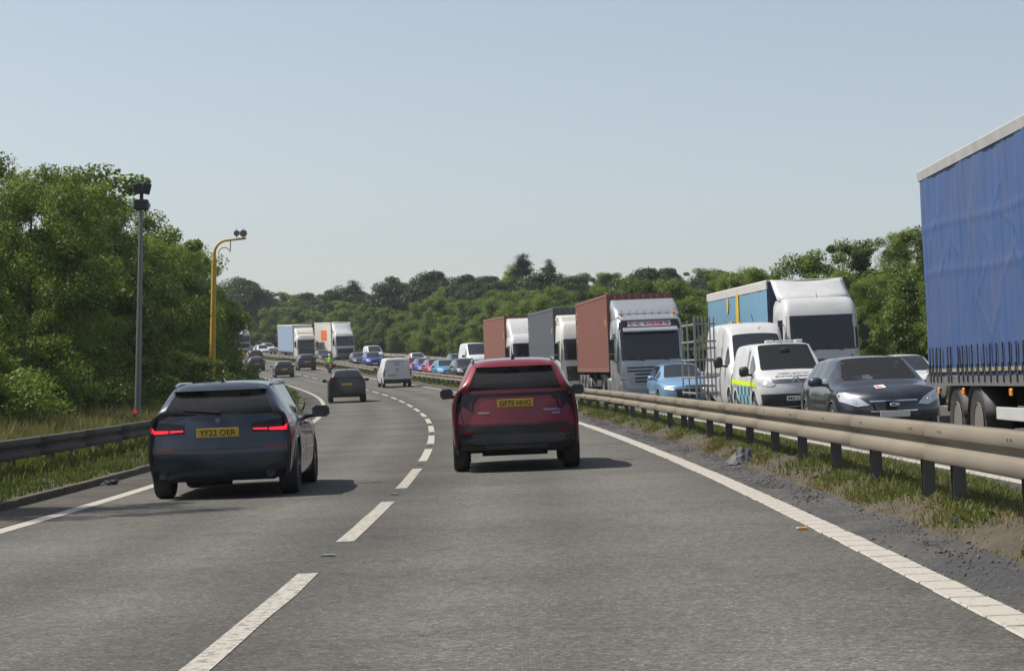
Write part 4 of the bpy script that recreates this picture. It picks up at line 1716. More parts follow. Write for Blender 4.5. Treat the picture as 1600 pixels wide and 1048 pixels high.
# --- simple prototypes for the traffic further away
def far_car(kind, name, level=1, lit=False):
    P = {'hatch': prof_hatch, 'suv': prof_suv, 'estate': prof_estate, 'van': prof_van}[kind]()
    B = Body(P, level)
    bv, L = B.bvh, P['L']
    root = empty(name)
    car_common(root, B, NAVY, DARKPANE, DARKPANE, DARKPANE, lining=False, rim=ALLOY)
    zb = interp(P['belt'], 0)
    for sx in (-1, 1):
        def Q(p):
            return [(sx * a, b) for a, b in p][::sx]
        w = P['W'] / 2
        if kind == 'van':
            patch(bv, Q([(w - .17, .8), (w - .05, .8), (w - .06, 1.22), (w - .16, 1.22)]), 'rear', LAMPRED, 'tail_lamp', root, .012, .1)
        else:
            patch(bv, Q([(w - .36, zb - .17), (w - .06, zb - .19), (w - .06, zb - .04), (w - .34, zb - .07)]), 'rear', LIT_RED if lit else LAMPRED, 'tail_lamp', root, .012, .08)
        zf = interp(P['belt'], L)
        patch(bv, Q([(w - .52, zf - .17), (w - .1, zf - .1), (w - .15, zf + .02), (w - .5, zf - .06)]), 'front', LAMPCLEAR, 'headlight', root, .012, .08)
    zf = interp(P['belt'], L)
    patch(bv, [(-.36, zf - .2), (.36, zf - .2), (.4, zf - .06), (-.4, zf - .06)], 'front', BLACK, 'grille', root, .012, .12)
    patch(bv, [(-.62, .25), (.62, .25), (.66, .46), (-.66, .46)], 'front', BLACK, 'front_intake', root, .012, .12)
    patch(bv, [(-.72, .24), (.72, .24), (.76, .5), (-.76, .5)], 'rear', BLACK, 'rear_bumper', root, .01, .12)
    hp = bv.ray_cast(Vector((0, -9, zb - .24)), Vector((0, 1, 0)))[0]
    num_plate(root, None, (0, hp.y - .02, zb - .24), -1, PLATE_Y)
    hp = bv.ray_cast(Vector((0, 9, .5)), Vector((0, -1, 0)))[0]
    num_plate(root, None, (0, hp.y + .02, .5), 1, PLATE_W)
    mirrors(root, P['glass'][3] - L / 2 - .3, interp(P['belt'], P['glass'][3]) + .05, P['W'] / 2 - .02, GLOSSBLK, (.22, .15, .16))
    if kind in ('suv', 'estate'):
        rails(root, .6 - L / 2, 2.5 - L / 2, .6, P['H'], STEELGREY)
    return root


PROTO = {}


def traffic(kind, name, label, s, t, pm, rev=False, group=None, yaw=0.0, lit=False, cat='car'):
    key = (kind, lit)
    if key not in PROTO:
        PROTO[key] = far_car(kind, name, lit=lit)
        PROTO[key].name = 'prototype'
    r_ = copy_tree(PROTO[key], None, {'slate_blue_metallic': pm})
    r_.name = name
    r_.matrix_basis = frame(s, t, 0.004, rev, yaw)
    return tag(r_, label, cat, group)


def pcol(n, c, metal=.3):
    return paint(n, c, .3, metal=metal, coat=.7, dirt=.15)


BLK_P, GREY_P, SILV_P = pcol('black_car', (.02, .021, .024)), pcol('grey_car', (.032, .035, .042)), pcol('silver_car', (.45, .46, .47), .6)
RED_P, BLU_P, LBL_P = pcol('red_car', (.42, .02, .025), .1), pcol('blue_car', (.03, .06, .3)), pcol('light_blue_car', (.09, .3, .5))
OLIVE_P, WHT_P, MAR_P = pcol('dark_olive_car', (.035, .037, .03)), pcol('white_car', (.72, .73, .74), 0), pcol('maroon_car', (.12, .025, .03))
G_OUR = 'cars further ahead in our lanes'
G_ONC = 'cars queueing in the oncoming lanes'
o = traffic('suv', 'sport_utility_car', 'dark grey SUV far ahead in the left lane, left of the white van', 106.4, -2.55, GREY_P, group=G_OUR)
shark_fin(o, -1.45, 1.63, GLOSSBLK)
traffic('hatch', 'hatchback_car', 'dark olive hatchback far ahead behind the left kerb bend', 191.3, -2.1, OLIVE_P, group=G_OUR)
traffic('hatch', 'hatchback_car', 'black hatchback, leftmost car far ahead in the left lane', 224.5, -2.6, BLK_P, group=G_OUR)
traffic('suv', 'sport_utility_car', 'dark SUV just left of the motorcyclist, far ahead in the right lane', 217.5, 2.0, BLK_P, group=G_OUR)
traffic('suv', 'sport_utility_car', 'maroon black car half hidden behind the leftmost black hatchback', 266.0, 1.1, MAR_P, group=G_OUR)


# --- white panel van, rear towards us
def white_van():
    P = prof_van(5.0, 1.97, 1.96)
    B = Body(P, 2)
    bv, L = B.bvh, P['L']
    root = empty('panel_van')
    tag(root, 'white panel van with closed rear doors driving ahead in the right lane', 'van')
    car_common(root, B, WHITEP, DARKPANE, DARKPANE, DARKPANE, lining=False)
    for sx in (-1, 1):
        def Q(p):
            return [(sx * a, b) for a, b in p][::sx]
        patch(bv, Q([(.85, .78), (.95, .78), (.93, 1.22), (.84, 1.22)]), 'rear', LAMPDARKRED, 'tail_lamp', root, .015, .08)
    patch(bv, [(-.95, .27), (.95, .27), (.97, .55), (-.97, .55)], 'rear', BLACK, 'rear_bumper', root, .03, .1)
    patch(bv, [(-.005, .6), (.005, .6), (.005, 1.86), (-.005, 1.86)], 'rear', UNDER, 'door_seam', root, .004, .1)
    hp = bv.ray_cast(Vector((-.36, -9, .82)), Vector((0, 1, 0)))[0]
    num_plate(root, None, (-.36, hp.y - .02, .82), -1, PLATE_Y)
    patch(bv, [(-.12, 1.17), (.12, 1.17), (.12, 1.22), (-.12, 1.22)], 'rear', BLACK, 'door_handle', root, .03, .06)
    lettering('lettering', 'VEHICLE HIRE', .1, 1.1, (0, -2.6, 1.72), (1, 0, 0), (0, 0, 1), paint('van_print', (.05, .06, .12), .5), root, .01, bv, .006) if False else None
    for z, w in ((1.72, 1.0), (1.6, .4), (1.5, .46)):
        n = 7 if w > .8 else 4
        for k in range(n):
            x = -w / 2 + w * (k + .5) / n
            patch(bv, [(x - w / n * .38, z - .025), (x + w / n * .38, z - .025), (x + w / n * .38, z + .025), (x - w / n * .38, z + .025)], 'rear', paint('van_print', (.12, .14, .24), .5), 'printed_word', root, .004, .1)
    for x in (-.35, -.18):
        m = MB()
        m.cyl((x, .35 - L / 2 + .2, 1.95), (x, .35 - L / 2 + .2, 2.07), .06, n=12)
        m.build('roof_vent', BLACK, root, 40)
    mirrors(root, L / 2 - 1.3, 1.2, P['W'] / 2, BLACK, (.22, .15, .25))
    root.matrix_basis = frame(143.0, 2.35, .004)
    return root


white_van()


# --- motorcyclist in a green hi-vis jacket
def motorcycle():
    root = empty('motorcycle')
    tag(root, 'motorcycle with a small red tail lamp ridden beside the central barrier', 'motorcycle')
    for y, n in ((-.68, 'wheel'), (.72, 'wheel')):
        m = MB()
        m.lathe([(.22, -.06), (.29, -.08), (.315, 0), (.29, .08), (.22, .06)], (0, y, .315), 'x', 24)
        w = m.build(n, RUBBER, root, 40)
        m = MB()
        m.lathe([(.23, -.03), (.21, -.03), (.06, -.05), (.06, .05), (.21, .03), (.23, .03)], (0, y, .315), 'x', 18)
        m.build('rim', DARKALLOY, w, 40)
    m = MB()
    m.tube([(0, -.9, .82), (0, -.5, .8), (0, -.1, .78), (0, .25, .88), (0, .5, .8)], [.07, .15, .17, .2, .1], 12)
    m.build('tank_and_seat', GLOSSBLK, root, 50)
    m = MB()
    m.box((0, .05, .5), (.4, .5, .4)).tube([(.1, -.68, .315), (.1, -.1, .45)], .03, 6).tube([(-.1, -.68, .315), (-.1, -.1, .45)], .03, 6)
    m.tube([(.16, -.8, .42), (.17, -.2, .38)], [.07, .05], 10)
    m.build('engine', STEELGREY, root, 40, .04, 2)
    m = MB()
    for sx in (-1, 1):
        m.tube([(sx * .09, .72, .315), (sx * .1, .5, .95)], .03, 6)
    m.tube([(-.4, .3, 1.06), (-.15, .48, 1.02), (.15, .48, 1.02), (.4, .3, 1.06)], .018, 6)
    m.build('fork', STEELGREY, root, 40)
    for sx in (-1, 1):
        m = MB()
        m.box((sx * .36, -.55, .72), (.2, .45, .36))
        m.build('pannier', BLACK, root, 40, .06, 2)
        m = MB()
        m.tube([(sx * .38, .32, 1.06), (sx * .45, .38, 1.22)], .01, 5).ball((sx * .47, .38, 1.24), (.09, .03, .05))
        m.build('mirror', BLACK, root, 40)
    m = MB()
    m.box((0, -.93, .84), (.2, .06, .09))
    m.build('tail_lamp', LIT_RED, root, None, .02, 1)
    num_plate(root, None, (0, -.98, .66), -1, PLATE_Y, .22, .17)
    M = frame(200.0, 2.85, .004)
    root.matrix_basis = M
    # rider: one continuous skinned body
    J = {'pelvis': ((0, -.3, .95), .15), 'waist': ((0, -.26, 1.12), .15), 'chest': ((0, -.16, 1.34), .18), 'neck': ((0, -.1, 1.5), .075), 'head': ((0, -.06, 1.6), .08),
         'ls': ((-.2, -.14, 1.42), .085), 'le': ((-.36, .02, 1.2), .06), 'lw': ((-.38, .26, 1.1), .042), 'lh': ((-.37, .33, 1.08), .04),
         'rs': ((.2, -.14, 1.42), .085), 're': ((.36, .02, 1.2), .06), 'rw': ((.38, .26, 1.1), .042), 'rh': ((.37, .33, 1.08), .04),
         'lp': ((-.14, -.24, .93), .12), 'lk': ((-.27, .16, .78), .085), 'la': ((-.24, -.12, .42), .06), 'lf': ((-.24, .08, .36), .05),
         'rp': ((.14, -.24, .93), .12), 'rk': ((.27, .16, .78), .085), 'ra': ((.24, -.12, .42), .06), 'rf': ((.24, .08, .36), .05)}
    E = [('pelvis', 'waist'), ('waist', 'chest'), ('chest', 'neck'), ('neck', 'head'), ('chest', 'ls'), ('ls', 'le'), ('le', 'lw'), ('lw', 'lh'), ('chest', 'rs'), ('rs', 're'),
         ('re', 'rw'), ('rw', 'rh'), ('pelvis', 'lp'), ('lp', 'lk'), ('lk', 'la'), ('la', 'lf'), ('pelvis', 'rp'), ('rp', 'rk'), ('rk', 'ra'), ('ra', 'rf')]
    ks = list(J)
    me = bpy.data.meshes.new('person')
    me.from_pydata([J[k][0] for k in ks], [(ks.index(a), ks.index(b)) for a, b in E], [])
    me.materials.append(paint('rider_suit', (.02, .021, .024), .7))
    p = obj('person', me)
    sk = p.modifiers.new('skin', 'SKIN')
    for i, k in enumerate(ks):
        me.skin_vertices[0].data[i].radius = (J[k][1], J[k][1])
    me.skin_vertices[0].data[0].use_root = True
    p.modifiers.new('sub', 'SUBSURF').levels = 2
    p.modifiers['sub'].render_levels = 2
    p.matrix_basis = M
    tag(p, 'motorcycle rider in green hi-vis jacket and white helmet leaning forward', 'person')
    HV = paint('hi_vis_green', (.25, .55, .06), .7, dirt=.1)
    jk = loft([[(math.cos(R(a)) * w, y + math.sin(R(a)) * d_, z) for a in range(0, 360, 30)] for z, w, y, d_ in
               ((.98, .2, -.29, .17), (1.12, .19, -.26, .17), (1.3, .235, -.18, .19), (1.42, .25, -.14, .17), (1.5, .14, -.11, .11), (1.53, .09, -.1, .09))])
    for sx in (-1, 1):
        jk.tube([(sx * .2, -.14, 1.43), (sx * .36, .02, 1.2), (sx * .385, .24, 1.11)], [.105, .085, .062], 10)
    jk.build('jacket', HV, p, 60)
    m = MB()
    m.ball((0, -.05, 1.68), (.135, .165, .15), 16, 12)
    hl = m.build('helmet', WHITEP, p, 60)
    m = MB()
    m.ball((0, -.02, 1.68), (.118, .148, .07), 16, 10)
    m.build('visor', GLOSSBLK, hl, 60)
    return root


motorcycle()

# ================================================================== ONCOMING TRAFFIC
# --- learner car
def learner():
    P = prof_estate(4.78, 1.89, 1.45)
    for r_ in range(len(P['top'])):
        q = list(P['top'][r_])
        if .5 < q[0] < 3:
            q = [q[0]] + [v + (.025 if k % 2 == 1 or k == 6 else .02) for k, v in enumerate(q[1:])]
        P['top'][r_] = tuple(q)
    P['belt'] = [(0, 1.02), (.5, 1.02), (1.4, 1.0), (3.2, .97), (4.1, .9), (4.78, .74)]
    P['top'][-4:] = [(3.42, .79, 1.01, .69, 1.03, .4, 1.045, 1.05), (3.6, .78, .98, .62, 1.0, .36, 1.015, 1.02),
                     (4.25, .72, .90, .57, .935, .33, .945, .95), (4.66, .6, .78, .47, .81, .28, .815, .82)]
    P['R'] = .33
    B = Body(P, 2)
    bv, L = B.bvh, P['L']
    root = empty('hatchback_car')
    tag(root, 'dark navy learner car with a red L plate on its bonnet, behind the barrier', 'car', G_ONC)
    DN = paint('dark_navy_paint', (.022, .03, .05), .28, metal=.35, coat=.8, dirt=.2)
    car_common(root, B, DN, GLASS_CLEAR, GLASS_CLEAR, GLASS_CLEAR, rim=ALLOY, seat_rows=[1.75, 2.65])
    for sx in (-1, 1):
        def Q(p):
            return [(sx * a, b) for a, b in p][::sx]
        h = patch(bv, Q([(.42, .62), (.62, .6), (.88, .70), (.9, .86), (.8, .85), (.56, .74)]), 'front', LAMPCLEAR, 'headlight', root, .014, .05)
        patch(bv, Q([(.6, .65), (.7, .67), (.7, .75), (.62, .72)]), 'front', CHROME, 'reflector_bowl', h, .02, .04)
        patch(bv, Q([(.5, .34), (.82, .36), (.8, .47), (.52, .45)]), 'front', BLACK, 'fog_lamp_recess', root, .01, .06)
    patch(bv, [(-.34, .52), (.34, .52), (.4, .68), (-.4, .68)], 'front', GLOSSBLK, 'grille', root, .012, .06)
    patch(bv, [(-.41, .675), (.41, .675), (.42, .7), (-.42, .7)], 'front', CHROME, 'grille_chrome', root, .02, .05)
    patch(bv, [(-.4, .5), (.4, .5), (.41, .52), (-.41, .52)], 'front', CHROME, 'grille_chrome', root, .02, .05)
    patch(bv, [(-.62, .25), (.62, .25), (.7, .42), (-.7, .42)], 'front', BLACK, 'front_intake', root, .012, .08)
    hp = bv.ray_cast(Vector((0, 9, .46)), Vector((0, -1, 0)))[0]
    num_plate(root, None, (0, hp.y + .02, .46), 1, PLATE_W)
    m = MB()
    hb = bv.ray_cast(Vector((0, 9, .62)), Vector((0, -1, 0)))[0]
    m.ball((0, hb.y + .01, .62), (.09, .015, .038), 16, 8)
    m.build('badge', CHROME, root, 50)
    # L plate stuck on the bonnet, tilted with it
    lp = empty('learner_plate')
    tag(lp, 'square white learner plate with red L on the bonnet of the navy car', 'sign')
    m = MB()
    m.box((0, 0, 0), (.178, .178, .003))
    m.build('plate', PLATE_W, lp, None)
    LR = paint('learner_red', (.65, .01, .03), .4, dirt=0)
    m = MB()
    m.box((-.0275 - .012, 0, .003), (.032, .11, .002)).box((.0035, -.039, .003), (.055, .032, .002))
    m.build('letter', LR, lp, None)
    hl = bv.ray_cast(Vector((.17, 1.99, 3)), Vector((0, 0, -1)))
    z = hl[1]
    M = frame(36.5 + L / 2, 8.15, .004, True)
    yd = (Vector((0, -1, 0)) - z * z.dot(Vector((0, -1, 0)))).normalized()
    q = Matrix((yd.cross(z), yd, z)).transposed().to_4x4()
    lp.matrix_basis = M @ Matrix.Translation(hl[0] + z * .006) @ q @ Matrix.Rotation(.12, 4, 'Z')
    mirrors(root, 3.05 - L / 2, 1.04, P['W'] / 2 - .02, DN, (.24, .16, .18))
    shark_fin(root, .95 - L / 2, 1.47, BLACK)
    m = MB()
    m.tube([(-.55, 3.5 - L / 2, 1.03), (.05, 3.42 - L / 2, 1.045)], .012, 5)
    m.build('wiper', BLACK, root, None)
    for sd in ('left', 'right'):
        for y in (2.14, 3.28, 1.2):
            patch(bv, [(y - L / 2, .3), (y - L / 2 + .008, .3), (y - L / 2 + .008, .95), (y - L / 2, .95)], sd, UNDER, 'door_seam', root, .002, .1)
    root.matrix_basis = M
    # driver
    d_ = driver((.36, 2.45 - L / 2, .52), M, 'learner car driver sitting behind the wheel in pale top', (.45, .42, .4))


def driver(seat, M, label, shirt):
    """seated person: pelvis at seat position"""
    x, y, z = seat
    J = [((x, y, z), .14), ((x, y - .06, z + .22), .14), ((x, y - .1, z + .42), .15), ((x, y - .08, z + .56), .055), ((x, y - .06, z + .68), .09), ((x, y - .05, z + .76), .075),
         ((x - .19, y - .08, z + .46), .07), ((x - .26, y + .12, z + .26), .05), ((x - .14, y + .36, z + .36), .04),
         ((x + .19, y - .08, z + .46), .07), ((x + .26, y + .12, z + .26), .05), ((x + .14, y + .36, z + .36), .04),
         ((x - .1, y + .12, z), .1), ((x - .13, y + .46, z + .1), .07), ((x + .1, y + .12, z), .1), ((x + .13, y + .46, z + .1), .07)]
    E = [(0, 1), (1, 2), (2, 3), (3, 4), (4, 5), (2, 6), (6, 7), (7, 8), (2, 9), (9, 10), (10, 11), (0, 12), (12, 13), (0, 14), (14, 15)]
    me = bpy.data.meshes.new('person')
    me.from_pydata([j[0] for j in J], E, [])
    me.materials.append(paint('skin_tone', (.42, .25, .18), .6, dirt=.05))
    p = obj('person', me)
    p.modifiers.new('skin', 'SKIN')
    for i, j in enumerate(J):
        me.skin_vertices[0].data[i].radius = (j[1], j[1])
    me.skin_vertices[0].data[0].use_root = True
    p.modifiers.new('sub', 'SUBSURF').levels = 2
    p.modifiers['sub'].render_levels = 2
    p.matrix_basis = M
    tag(p, label, 'person')
    sh = loft([[(x + math.cos(R(a)) * w, y + yy + math.sin(R(a)) * d2, z + zz) for a in range(0, 360, 30)] for zz, w, yy, d2 in
               ((-.02, .18, 0, .16), (.2, .175, -.06, .16), (.38, .215, -.1, .17), (.48, .2, -.1, .14), (.55, .08, -.08, .08))])
    for sx in (-1, 1):
        sh.tube([(x + sx * .19, y - .08, z + .46), (x + sx * .25, y + .08, z + .3)], [.085, .07], 8)
    sh.build('shirt', paint('shirt_%d' % int(shirt[0] * 100), shirt, .8), p, 60)
    m = MB()
    m.ball((x, y - .085, z + .75), (.098, .11, .115), 12, 8)
    m.build('hair', paint('hair_brown', (.03, .02, .015), .7), p, 60)
    return p


learner()


# --- white enforcement van with checks along its side
def enforcement_van():
    P = prof_van(4.96, 1.92, 1.92)
    B = Body(P, 2)
    bv, L = B.bvh, P['L']
    root = empty('panel_van')
    tag(root, 'white van with yellow stripe and blue checked side behind the learner car', 'van')
    car_common(root, B, WHITEP, GLASS_CLEAR, DARKPANE, DARKPANE, lining=True, seat_rows=[3.1])
    for sx in (-1, 1):
        def Q(p):
            return [(sx * a, b) for a, b in p][::sx]
        h = patch(bv, Q([(.5, .86), (.62, .8), (.9, .86), (.93, 1.02), (.82, 1.02), (.6, .93)]), 'front', LAMPCLEAR, 'headlight', root, .014, .05)
        m = MB()
        hh = bv.ray_cast(Vector((sx * .74, 9, .9)), Vector((0, -1, 0)))[0]
        m.ball((sx * .74, hh.y + .012, .9), (.05, .02, .05), 12, 8)
        m.build('lit_bulb', LIT_WHITE, h, 50)
    patch(bv, [(-.56, .9), (.56, .9), (.6, .99), (-.6, .99)], 'front', BLACK, 'grille', root, .012, .06)
    for z in (.915, .965):
        patch(bv, [(-.58, z), (.58, z), (.58, z + .016), (-.58, z + .016)], 'front', CHROME, 'grille_bar', root, .024, .06)
    for dz in (0, .055):
        m = MB()
        y = bv.ray_cast(Vector((0, 9, .97)), Vector((0, -1, 0)))[0].y + .035
        m.tube([(-.12, y, .91 + dz), (0, y, .985 + dz), (.12, y, .91 + dz)], .018, 6)
        m.build('badge', CHROME, root, None)
    patch(bv, [(-.82, .3), (.82, .3), (.86, .62), (-.86, .62)], 'front', BLACK, 'front_intake', root, .012, .08)
    hp = bv.ray_cast(Vector((0, 9, .5)), Vector((0, -1, 0)))[0]
    num_plate(root, 'MK23 F', (0, hp.y + .03, .5), 1, PLATE_W)
    PR = paint('bonnet_print', (.04, .04, .05), .5, dirt=0)
    for txt, w, zc_ in (('CAMERA DETECTION', .8, 1.12), ('ENFORCEMENT', .95, 1.055)):
        v, f = text2d(txt, .05, w, .012)
        pts = []
        for a, b in v:
            hh = bv.ray_cast(Vector((-a, 9, zc_ + b * .8)), Vector((0, -1, 0)))
            pts.append((hh[0] + Vector((0, .006, .004))) if hh[0] else Vector((-a, 2, zc_)))
        MB().add(pts, f).build('lettering', PR, root, None)
    YEL = paint('hi_vis_yellow', (.62, .8, .02), .5, dirt=.05)
    CYAN, DARKB = paint('check_pale_blue', (.2, .48, .55), .5, dirt=.1), paint('check_navy', (.07, .09, .16), .5, dirt=.1)
    for sd in ('left', 'right'):
        y0, y1 = -L / 2 + .1, L / 2 - .55
        patch(bv, [(y0, .88), (y1, .80), (y1, .92), (y0, 1.0)], sd, YEL, 'yellow_stripe', root, .006, .2)
        n = 14
        for k in range(n):
            a, b = y0 + (y1 - y0) * k / n, y0 + (y1 - y0) * (k + 1) / n
            for j, (za, zb_) in enumerate(((.58, .82), (.36, .58))):
                c = (a + b) / 2
                if abs(c - (P['ax_r'] - L / 2)) < .5 or abs(c - (P['ax_f'] - L / 2)) < .52:
                    if j:
                        continue
                    za = .8
                patch(bv, [(a, za), (b, za), (b, zb_), (a, zb_)], sd, CYAN if (k + j) % 2 else DARKB, 'check', root, .005, .12)
        patch(bv, [(L / 2 - 1.15, .5), (L / 2 - 1.142, .5), (L / 2 - 1.142, 1.75), (L / 2 - 1.15, 1.75)], sd, UNDER, 'door_seam', root, .003, .12)
        patch(bv, [(L / 2 - 2.1, .5), (L / 2 - 2.092, .5), (L / 2 - 2.092, 1.8), (L / 2 - 2.1, 1.8)], sd, UNDER, 'door_seam', root, .003, .12)
        patch(bv, [(.15, 1.25), (.4, 1.25), (.4, 1.72), (.15, 1.74)], sd, DARKPANE, 'side_pane', root, .005, .12)
    lettering('lettering', '44', .14, .2, (.9, 1.45, 1.06), (0, 1, 0), (0, 0, 1), PR, root, .02, bv, .008)
    m = MB()
    for x, y, sx_, sy in ((-.55, -.2, .2, .3), (.2, -.25, .22, .3)):
        m.box((x, y, 1.95), (sx_, sy, .08))
    m.build('roof_beacon', WHITEP, root, None, .03, 2)
    m = MB()
    m.box((-.1, .35, 1.95), (.5, .12, .05))
    m.build('roof_sensor', WHITEP, root, None, .02, 2)
    m = MB()
    m.tube([(.05, .75, 1.88), (.07, .55, 2.1)], .008, 5)
    m.build('aerial', BLACK, root, None)
    mirrors(root, L / 2 - 1.3, 1.2, P['W'] / 2, BLACK, (.24, .15, .27))
    root.matrix_basis = frame(52.8 + L / 2, 9.15, .004, True)


enforcement_van()


# --- tall white van with a steel glass rack on its side
def glazing_van():
    P = prof_van(6.0, 2.02, 2.62)
    L = P['L']
    P['belt'] = [(0, 1.3), (L - 1.5, 1.3), (L - .9, 1.25), (L - .5, 1.1), (L, .98)]
    P['R'] = .345
    H = 2.62
    P['top'] = [(0.0, .92, 1.32, .82, 1.33, .45, 1.335, 1.34), (.05, .92, 1.4, .82, 1.42, .45, 1.43, 1.435),
                (.14, .84, H - .14, .74, H - .09, .45, H - .06, H - .055), (.22, .83, H - .1, .73, H - .05, .45, H - .02, H - .01),
                (1.2, .82, H - .08, .72, H - .03, .45, H - .005, H), (L - 2.6, .82, H - .08, .72, H - .03, .45, H - .005, H),
                (L - 2.25, .8, H - .2, .7, H - .14, .43, H - .1, H - .09), (L - 2.0, .79, H - .42, .69, H - .38, .42, H - .35, H - .34), (L - 1.2, .88, 1.36, .78, 1.4, .45, 1.42, 1.425),
                (L - 1.0, .86, 1.28, .72, 1.31, .43, 1.325, 1.33), (L - .45, .78, 1.12, .64, 1.16, .38, 1.17, 1.175), (L - .1, .64, 1.0, .52, 1.03, .3, 1.035, 1.04)]
    P['bow'] = [(0, 0), (L - 2.3, 0), (L - 2.0, .08), (L - 1.2, .2), (L - .45, .12), (L - .1, 0)]
    P['glass'] = (.05, .14, L - 2.0, L - 1.2)
    P['side_win'] = [(1.3, 2.3, 1), (2.35, L - 2.1, 1), (L - 1.95, L - 1.3, 0)]
    B = Body(P, 2)
    bv = B.bvh
    root = empty('glazing_van')
    tag(root, 'tall white van carrying a steel bar rack on its side, behind the checked van', 'van')
    car_common(root, B, WHITEP, DARKPANE, DARKPANE, DARKPANE, lining=False)
    for sx in (-1, 1):
        def Q(p):
            return [(sx * a, b) for a, b in p][::sx]
        h = patch(bv, Q([(.6, .82), (.92, .86), (.95, 1.1), (.8, 1.1), (.62, .98)]), 'front', LAMPCLEAR, 'headlight', root, .014, .06)
        m = MB()
        hh = bv.ray_cast(Vector((sx * .76, 9, .94)), Vector((0, -1, 0)))[0]
        m.ball((sx * .76, hh.y + .012, .94), (.065, .02, .06), 12, 8)
        m.build('lit_bulb', LIT_WHITE, h, 50)
    patch(bv, [(-.56, .86), (.56, .86), (.6, 1.02), (-.6, 1.02)], 'front', BLACK, 'grille', root, .012, .08)
    patch(bv, [(-.82, .3), (.82, .3), (.86, .58), (-.86, .58)], 'front', BLACK, 'front_intake', root, .012, .1)
    hp = bv.ray_cast(Vector((0, 9, .62)), Vector((0, -1, 0)))[0]
    num_plate(root, None, (0, hp.y + .03, .62), 1, PLATE_W)
    mirrors(root, L / 2 - 1.6, 1.45, P['W'] / 2, BLACK, (.26, .15, .34))
    m = MB()
    m.tube([(.0, .9, 2.6), (.03, .75, 2.85)], .01, 5)
    m.build('aerial', BLACK, root, None)
    for x in (.45, .25):
        m = MB()
        m.tube([(x, .2 - .3 * q, 2.62 + .07 * math.sin(q * math.pi)) for q in (0, .25, .5, .75, 1)], .02, 6)
        m.build('roof_handle', STEELGREY, root, 40)
    # rack on the offside (image left): frame leaning outwards
    X0, X1 = 1.06, 1.72
    RACKM = paint('rack_steel', (.29, .295, .3), .5, metal=.3, dirt=.3)
    zs = (.55, 1.02, 1.55, 2.1, 2.62)
    for z in zs:
        x = X1 - .02 - (z - .5) * .02
        bar = MB()
        bar.box(((X0 + x) / 2, .35, z), (x - X0, .06, .055)).box((x, -1.2, z), (.055, 3.2, .06))
        bar.build('rack_bar', RACKM, root, None, .01, 1)
    for k in range(6):
        x = X0 + .06 + (X1 - X0 - .08) * k / 5
        bar = MB()
        bar.box((x, .39, 1.62), (.04 if k < 5 else .07, .04, 2.42))
        bar.build('rack_upright', RACKM, root, None, .008, 1)
    for k in range(2):
        bar = MB()
        bar.box((X1 - .03, -1.3 - 1.45 * k, 1.6), (.045, .05, 2.3))
        bar.build('rack_upright', RACKM, root, None, .008, 1)
    for z in (.75, 1.9):
        bar = MB()
        bar.box((1.3, -2.3, z), (.75, .06, .06))
        bar.build('rack_bracket', STEELGREY, root, None)
        bar = MB()
        bar.box((1.3, -.6, z), (.75, .06, .06))
        bar.build('rack_bracket', STEELGREY, root, None)
    root.matrix_basis = frame(60.6 + L / 2, 9.72, .004, True)


glazing_van()

# --- pale blue car behind the glass rack
B = Body(prof_hatch(4.35, 1.8, 1.46), 2)
P = B.P
P_L = 4.35
lb = empty('hatchback_car')
tag(lb, 'pale blue hatchback half hidden by the steel rack, in front of the silver lorry', 'car', G_ONC)
LBP = paint('pale_blue_paint', (.2, .38, .6), .3, metal=.25, coat=.7, dirt=.1)
car_common(lb, B, LBP, DARKPANE, DARKPANE, DARKPANE, lining=False)
for sx in (-1, 1):
    q = [(sx * a, b) for a, b in [(.42, .58), (.8, .62), (.84, .74), (.7, .72), (.45, .66)]][::sx]
    h = patch(B.bvh, q, 'front', LAMPCLEAR, 'headlight', lb, .014, .06)
    q = [(sx * a, b) for a, b in [(.5, .6), (.74, .63), (.76, .66), (.5, .63)]][::sx]
    patch(B.bvh, q, 'front', LIT_WHITE, 'running_light', h, .02, .05, depth=.01)
patch(B.bvh, [(-.36, .3), (.36, .3), (.42, .62), (-.42, .62)], 'front', BLACK, 'grille', lb, .012, .08)
mirrors(lb, 2.75 - P_L / 2, 1.0, .88, LBP, (.22, .15, .16))
lb.matrix_basis = frame(69.5 + P_L / 2, 8.65, .004, True)

# --- lorries
RUST = paint('container_red', (.235, .09, .068), .6, dirt=.3, scale=1.2)
SLATE = paint('container_grey', (.105, .12, .145), .6, dirt=.25, scale=1.2)
SILVERCAB = paint('silver_cab', (.43, .46, .49), .3, metal=.5, coat=.5, dirt=.15)
WHITECAB = paint('white_cab', (.6, .61, .62), .3, coat=.4, dirt=.15)
CREAM = paint('cream_cab', (.68, .66, .6), .35, coat=.3, dirt=.15)
DARKTRUCK = paint('dark_lorry_front', (.03, .033, .036), .4, dirt=.2)


def container_lorry(label, clabel, s, t, cabm, boxm, sign=False, yaw=0.0, **kw):
    root = empty('container_lorry')
    tag(root, label, 'lorry', 'lorries queueing in the oncoming lanes')
    bv = lorry_cab(root, cabm, **kw)
    skeletal_trailer(root, -3.0)
    M = frame(s, t, .004, True, yaw)
    root.matrix_basis = M
    c = container('shipping_container', boxm)
    c.matrix_basis = M @ Matrix.Translation((0, -2.95, 1.22))
    tag(c, clabel, 'container')
    return root, bv, c


